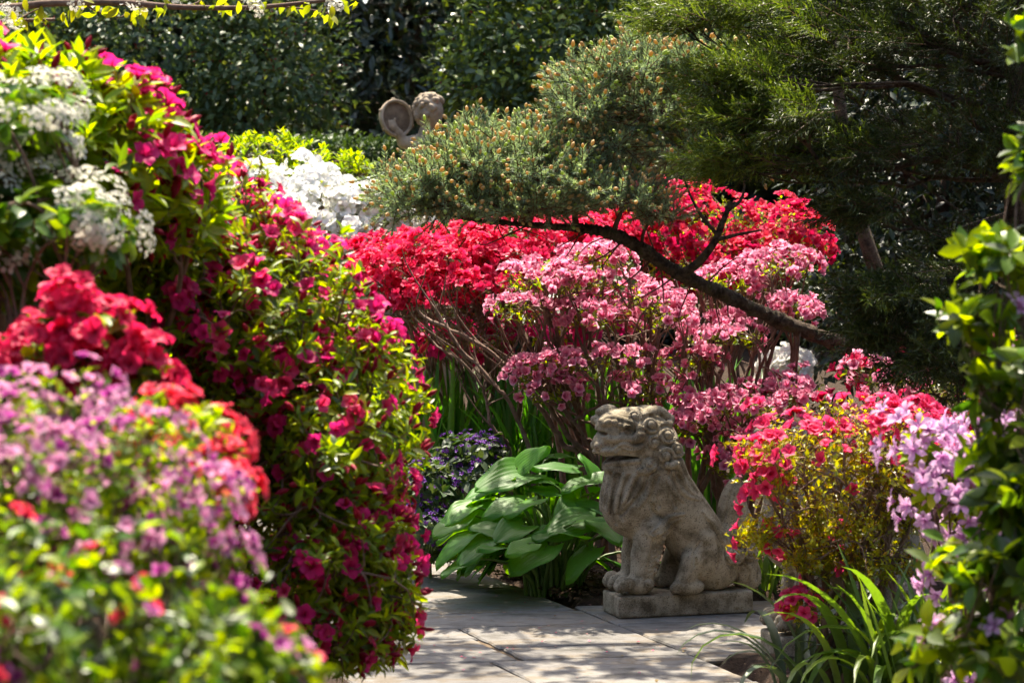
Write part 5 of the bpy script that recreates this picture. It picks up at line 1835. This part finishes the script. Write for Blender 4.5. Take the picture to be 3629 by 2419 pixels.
# flowering branch that hangs into the top of the picture at left
fb = np.array([-3.4, 9.6, 0.0])
G = Geo()
FT = smooth_path([(-3.0, 9.58, 2.15), (-2.5, 9.0, 2.5), at(-900, -60, 8.0), at(-300, 10, 8.0)], 6)
tube(G, FT, np.linspace(.035, .016, len(FT)), 9)
G.build('low_limb', MAT['bark'], fl_tree, origin=fb)
G = Geo()
FB = smooth_path([at(-300, 10, 8), at(0, 28, 8), at(180, 12, 8), at(420, 10, 8), at(640, 26, 8), at(880, 28, 8), at(1080, 10, 8), at(1350, -20, 8)], 6)
tube(G, FB, np.linspace(.016, .005, len(FB)), 8)
G.build('branch', MAT['bark'], fl_tree, origin=fb)
G = Geo()
for q in ([(-300, 40), (-100, 75), (60, 74), (195, 70)], [(60, 74), (100, 50), (160, 20)], [(300, 10), (340, 40), (420, 62), (450, 45)], [(640, 26), (700, 10), (720, -20)], [(880, 28), (950, 20), (1130, 40), (1180, 60)]):
    Q = smooth_path([at(a, b, 8 + .03 * i) for i, (a, b) in enumerate(q)], 5)
    tube(G, Q, np.linspace(.008 if q[0][0] < 0 else .004, .006 if q[0][0] < 0 else .002, len(Q)), 6, True)
G.build('side_twig', MAT['bark'], fl_tree, origin=fb)
rf = np.random.default_rng(91)
lp = [(80, 60), (150, 40), (250, 30), (270, 45), (130, 10), (310, 20), (390, 30), (410, 22), (470, 45), (480, 55), (500, 20), (580, 40), (590, 15), (20, 15), (60, 5), (770, 15), (790, 10), (850, 8), (900, 12), (960, 5), (1010, 5), (1130, 40), (1170, 55), (1185, 20), (1220, 10), (1090, 15), (230, 55), (560, 18), (10, 90), (45, 40), (340, 8), (700, 8), (1250, 5), (1050, 25), (1155, 15)]
LPs = np.array([at(x + rf.normal(0, 12), y + rf.normal(0, 6), 8 + rf.normal(0, .06)) for x, y in lp for _ in range(3)])
fw = unit(rf.normal(0, .5, LPs.shape) + np.array([0, -.1, -.75]))
scatter(fl_tree, 'leaf', 'foliage', T_OVAL, frames(LPs, fw, rf.normal(0, 1, LPs.shape) + [0, -.8, .3], rf.uniform(.03, .055, len(LPs))), LM['crab'], 200)
cp = [(15, 55), (40, 62), (30, 90), (55, 85), (60, 45), (500, 22), (470, 18), (440, 15), (610, 5), (900, 12), (910, 28), (1195, 25), (880, 6), (270, 12), (20, 30), (1180, 15)]
CPs = np.array([at(x, y, 8 - .03 + rf.normal(0, .03)) for x, y in cp])
scatter(fl_tree, 'flower_head', 'flower_head_mass', T_CORYMB, frames_z(CPs, unit(rf.normal(0, .5, CPs.shape) + [0, -.6, .4]), rf.uniform(.022, .034, len(CPs))), PM['cream'], 40)


# ------------------------------------------------------------------ background: hollies, magnolia, hedge, woodland
def big_bush(name, label, cat, base, lobes, n, tpl, mat, size, seed, trunk_h, berries=0, obj=300, thick=.5, group=None, per=3):
    r = np.random.default_rng(seed)
    base = np.asarray(base, float)
    t = thing(name, label, cat, base, group)
    P, A = sample_lobes(lobes, n, r, thick, -.8, .35, .16)
    G = Geo()
    grow(G, base - [0, 0, .05], np.array([0, 0, 1.0]), P[::max(1, n // 90)], .008, 7, .5, r, .08)
    G.build('trunk', MAT['bark_dark'], t, origin=base)
    k = np.repeat(np.arange(len(P)), per)
    pos = P[k] + r.normal(0, size[1] * .8, (len(k), 3))
    out = unit(A[k] + r.normal(0, .75, (len(k), 3)) + [0, 0, -.15])
    up = A[k] * .7 + r.normal(0, .4, (len(k), 3)) + [0, 0, .6]
    M = frames(pos, out, up, r.uniform(*size, len(k)))
    scatter(t, 'leaf', 'crown', tpl, M, mat, obj)
    if berries:
        q = r.integers(0, len(P), berries)
        Mb = frames_z(np.repeat(P[q], 4, 0) + r.normal(0, .03, (berries * 4, 3)), r.normal(size=(berries * 4, 3)), r.uniform(.018, .028, berries * 4))
        scatter(t, 'berry', 'berries', T_BUD, Mb, PM['berry'], 0)
    return t


TH = [leaf_tpl(.5, 2, .2, .1), leaf_tpl(.55, 2, .1, .2), leaf_tpl(.45, 2, .3, .05)]
big_bush('holly', 'large holly with dull green leaves and dark red berries at upper left', 'holly', (gx(650, 20.5), 20.8, 0),
         [lobe_px(560, 180, 20.3, 560, 330, .9), lobe_px(950, 250, 20, 290, 290, .8), lobe_px(150, 250, 20.5, 300, 350, .8), lobe_px(800, -300, 20.6, 600, 300, 1.0), lobe_px(760, 600, 20.3, 520, 300, .8)],
         6500, TH, LM['holly'], (.06, .095), 101, 3, berries=330, group='hollies at the back')
big_bush('holly', 'large holly right of the stone child with some fresh tips', 'holly', (gx(2050, 18.5), 18.8, 0),
         [lobe_px(1960, 180, 18.2, 380, 280, .8), lobe_px(1760, 330, 18, 200, 220, .6), lobe_px(2300, 150, 18.5, 450, 350, .9), lobe_px(2000, -250, 18.6, 600, 250, .9), lobe_px(2050, 600, 18.3, 400, 350, .7)],
         6500, TH, LM['holly2'], (.06, .095), 102, 3, berries=200, group='hollies at the back')
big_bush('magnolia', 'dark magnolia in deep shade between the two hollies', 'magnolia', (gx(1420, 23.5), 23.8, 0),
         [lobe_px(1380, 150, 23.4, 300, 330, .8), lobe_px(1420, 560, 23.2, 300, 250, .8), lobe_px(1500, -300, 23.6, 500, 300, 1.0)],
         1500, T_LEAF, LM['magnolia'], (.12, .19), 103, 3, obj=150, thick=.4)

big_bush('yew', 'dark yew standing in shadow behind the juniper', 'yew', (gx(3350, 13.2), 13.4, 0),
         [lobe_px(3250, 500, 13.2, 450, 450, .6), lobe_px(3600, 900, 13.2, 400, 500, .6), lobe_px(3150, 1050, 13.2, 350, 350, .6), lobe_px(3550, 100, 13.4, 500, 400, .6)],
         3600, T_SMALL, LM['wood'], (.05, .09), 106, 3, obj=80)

# clipped hedge
hd = thing('clipped_hedge', 'low clipped green hedge at the foot of the left holly', 'hedge', (gx(900, 18.2), 18.2, 0))
rh2 = np.random.default_rng(104)
hx0, hx1, hz = gx(450, 18.2), gx(1420, 18.2), at(0, 512, 18.2)[2]
n = 9000
f = rh2.random(n)
px_ = rh2.uniform(hx0, hx1, n)
top = rh2.random(n) < .45
pz_ = np.where(top, hz + .02 * lump(px_, px_ * .5, 5), rh2.uniform(.2, hz, n))
py_ = np.where(top, rh2.uniform(17.9, 18.6, n), 17.9 + .02 * lump(px_, pz_, 6))
pos = np.stack([px_, py_, pz_], 1) + rh2.normal(0, .02, (n, 3))
nrm = np.where(top[:, None], [[0, 0, 1.0]], [[0, -1.0, .2]])
M = frames(pos, unit(rh2.normal(size=(n, 3)) + nrm * .7), nrm + rh2.normal(0, .5, (n, 3)), rh2.uniform(.04, .07, n))
scatter(hd, 'leaf', 'foliage', T_SMALL, M, LM['hedge'], 120)
G = Geo()
rounded_box(G, (hx0 + .05, 17.97, .05), (hx1 - .05, 18.55, hz - .06), .05, 2)
G.build('twig_core', LM['hedge'], hd, origin=np.array(hd.location))

# wood closing the garden on every side
rw = np.random.default_rng(105)
G = Geo()


def wood_leaves(n, a0, a1, zmax, size, depth, back=0.0):
    th = rw.uniform(a0, a1, n)
    z = rw.uniform(0, 1, n) ** .9 * zmax
    rr = 1 + back + rw.random(n) ** 1.5 * depth + .045 * lump(th * 20, z, .9, 1.5) + .015 * lump(th * 20, z, 2.7, .2)
    x, y = 17.5 * rr * np.sin(th), 8 + 19.5 * rr * np.cos(th)
    pos = np.stack([x, y, z], 1)
    inw = unit(np.stack([-np.sin(th), -np.cos(th), np.zeros(n)], 1))
    M = frames(pos, unit(rw.normal(size=(n, 3)) + inw * .3 + [0, 0, -.3]), rw.normal(0, .6, (n, 3)) + inw * .8 + [0, 0, .6], rw.uniform(*size, n))
    V, F, U = small_leaf(.6)
    VV = np.einsum('nij,vj->nvi', M[:, :3, :3], V) + M[:, None, :3, 3]
    G.add(VV.reshape(-1, 3), (F[None] + (np.arange(n) * len(V))[:, None, None]).reshape(-1, 3), np.tile(U, (n, 1)))


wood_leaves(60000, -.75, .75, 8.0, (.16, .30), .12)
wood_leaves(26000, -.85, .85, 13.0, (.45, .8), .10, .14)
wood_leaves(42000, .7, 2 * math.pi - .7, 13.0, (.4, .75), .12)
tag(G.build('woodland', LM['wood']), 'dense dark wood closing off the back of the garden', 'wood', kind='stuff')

# ------------------------------------------------------------------ stone child with tambourine
def build_child_mesh():
    # measured in the 4.9x enlargement of the picture: u right, v down; w towards the viewer
    def c(u, v, w=0):
        return np.array([u - 900.0, -w, 1250.0 - v])
    S = Sculpt((-800, -420, -1750), (720, 420, 1030), 14.0)
    # head, hair, face turned to the right, neck
    S.ell(c(1085, 550, 0), (240, 235, 265), 30)
    S.ell(c(1150, 690, 0), (150, 150, 150), 30)
    S.cap(c(1050, 780, 0), c(1010, 1010, 0), 110, 135, 60)
    r = np.random.default_rng(9)
    for i in range(150):
        d = unit(r.normal(size=3))
        if d[2] < -.35 and d[0] > -.3 or (d[0] > .45 and d[2] < .35):
            continue
        p = c(1085, 545, 0) + d * np.array([250, 246, 275]) * r.uniform(.95, 1.05)
        S.ell(tuple(p), tuple(r.uniform(36, 60, 3)), 6)
    S.ell(c(850, 590, 60), (45, 45, 45), 10)
    S.ell(c(1290, 640, 0), (45, 42, 50), 25)
    S.ell(c(1240, 740, 0), (60, 70, 30), 20)
    S.ell(c(1225, 800, 0), (60, 70, 50), 25)
    # shoulders, chest, belly and legs below the bushes
    S.cap(c(820, 1130, 20), c(1230, 1130, 0), 150, 150, 60)
    S.ell(c(1030, 1330, 0), (260, 200, 320), 60)
    S.ell(c(1030, 1640, 20), (270, 220, 300), 60)
    S.cap(c(920, 1850, 0), c(900, 2300, 60), 150, 120, 60)
    S.cap(c(900, 2300, 60), c(900, 2800, -20), 115, 80, 40)
    S.cap(c(1150, 1850, 0), c(1170, 2300, 40), 150, 120, 60)
    S.cap(c(1170, 2300, 40), c(1170, 2800, -20), 115, 80, 40)
    S.ell(c(880, 2880, 60), (90, 150, 60), 30)
    S.ell(c(1180, 2880, 60), (90, 150, 60), 30)
    # raised arm: shoulder, elbow low left, forearm up to the hand on the drum
    S.cap(c(880, 1120, 30), c(640, 1110, 60), 125, 100, 50)
    S.cap(c(640, 1110, 60), c(560, 960, 120), 100, 80, 40)
    S.cap(c(560, 960, 120), c(470, 840, 150), 78, 66, 30)
    S.ell(c(440, 800, 150), (85, 45, 85), 20)
    for a, b in (((420, 770), (330, 690)), ((405, 800), (300, 745)), ((400, 830), (290, 810)), ((415, 855), (320, 880))):
        S.cap(c(*a, 165), c(*b, 175), 27, 20, 10)
    S.cap(c(470, 790, 150), c(500, 700, 165), 26, 20, 10)
    # other arm bent at the far side
    S.cap(c(1230, 1140, 0), c(1420, 1400, 20), 115, 90, 50)
    S.cap(c(1420, 1400, 20), c(1300, 1620, 160), 85, 65, 40)
    V, F = S.mesh()
    return V, F


CK = 15.0 / FPX / 4.9
cb = at(1300 + 900 / 4.9, 280 + 1250 / 4.9, 15.0)
child_h = cb[2]
child = thing('stone_child_statue', 'weathered stone child with curly hair holding up a tambourine', 'statue', (cb[0], cb[1], 0))
V, F = build_child_mesh()
V = V * CK
link('child_figure', make_mesh('child_figure', V + np.array([0, 0, child_h]), F, MAT['stone_far']), child)
# tambourine: rim ring, skin and jingle studs, tilted to the right
tc_ = np.array([520 - 900, -95, 1250 - 690.0]) * CK + np.array([0, 0, child_h])
tn = unit(np.array([.55, -.80, .12]))
tx = unit(np.cross(tn, [0, 0, 1.0]))
ty = np.cross(tx, tn)
RT = 322 * CK
G = Geo()
prof = [(.86, -.04), (.89, .14), (1.0, .17), (1.04, 0.0), (1.0, -.17), (.9, -.15), (.86, -.06)]
ns = 40
V, F = [], []
for k in range(ns):
    a = 2 * math.pi * k / ns
    d = tx * math.cos(a) + ty * math.sin(a)
    for r_, h_ in prof:
        V.append(tc_ + d * r_ * RT + tn * h_ * RT)
m = len(prof)
for k in range(ns):
    for j in range(m - 1):
        a, b = k * m + j, ((k + 1) % ns) * m + j
        F.append((a, b, b + 1, a + 1))
G.add(V, F)
tam = G.build('tambourine', MAT['stone_far'], child)
G = Geo()
_ring = [tc_ + (tx * math.cos(a) + ty * math.sin(a)) * RT * .88 + tn * -.03 * RT for a in np.linspace(0, 2 * math.pi, 40, endpoint=False)]
G.add(_ring + [tc_ + tn * .01 * RT], [(k, (k + 1) % 40, 40) for k in range(40)])
MAT['skin'] = rough_mat('darker_stone', [(0.3, (0.07, 0.05, 0.032)), (0.5, (0.15, 0.11, 0.075)), (0.7, (0.24, 0.18, 0.12))], 14, 0.9, 0.4, 60, dist=0.004)  # drum face in a darker brown than the rest of the stone
G.build('drum_skin', MAT['skin'], tam)
for k in range(6):
    a = 1.45 + k * 2 * math.pi / 6
    d = tx * math.cos(a) + ty * math.sin(a)
    G = Geo()
    p = tc_ + d * RT * 1.02
    tube(G, [p - tn * .10 * RT, p - tn * .08 * RT, p + tn * .08 * RT, p + tn * .1 * RT], [.03 * RT, .09 * RT, .09 * RT, .03 * RT], 8, True)
    G.build('jingle', MAT['stone_far'], tam)
G = Geo()
zt = -1690 * CK + child_h
rounded_box(G, (-.24 + .03, -.22, 0), (.24 + .03, .22, max(.2, zt + .02)), .015, 2)
G.build('pedestal', MAT['stone_far'], child)

# ------------------------------------------------------------------ small things
G = Geo()
hk = smooth_path([at(2945, 1700, 9.0), at(2948, 1480, 9.0), at(2952, 1410, 9.0), at(2975, 1388, 9.0), at(3000, 1398, 9.0), at(3006, 1425, 9.0)], 6)
hk = np.concatenate([[[hk[0][0], hk[0][1], 0.0]], hk])
tube(G, hk, .004, 8, True)
m_, nt_, out_ = new_mat('dark_iron')
p_ = N(nt_, 'ShaderNodeBsdfPrincipled')
p_.inputs['Base Color'].default_value = (.02, .02, .022, 1)
p_.inputs['Metallic'].default_value = .6
p_.inputs['Roughness'].default_value = .45
nt_.links.new(p_.outputs[0], out_.inputs[0])
tag(G.build('garden_hook', m_), 'thin black iron hook above the red and yellow azalea', 'hook')

LM['dry'] = leaf_mat('dry_leaf', [(0.35, 0.16, 0.04), (0.28, 0.12, 0.04)], .2, .6, .3)
for px, py, lab, nm, mat, sz, tp in ((2436, 2295, 'single dry orange leaf lying on the flagstone before the lion', 'fallen_leaf', LM['dry'], .022, T_OVAL[1]),
                                     (2272, 2383, 'fallen pink petal lying on the nearest flagstone', 'fallen_petal', PM['pink'], .016, T_OVAL[0]),
                                     (1965, 2150, 'dark fallen leaf at the path edge below the hosta', 'fallen_leaf', LM['dark'], .03, T_OVAL[2]),
                                     (2178, 2293, 'tiny brown twig-like leaf on the middle flagstone', 'fallen_leaf', LM['brown'], .02, T_LEAF[0])):
    g = ground_at(px, py, .006)
    V, F, U = tp
    a = random.random() * 6
    Mx = Matrix.Translation(tuple(g)) @ Matrix.Rotation(a, 4, 'Z') @ Matrix.Rotation(.15, 4, 'X') @ Matrix.Scale(sz, 4)
    o = link(nm, make_mesh(nm, V, F, mat, U), None, Mx)
    tag(o, lab, 'leaf' if 'leaf' in nm else 'petal')
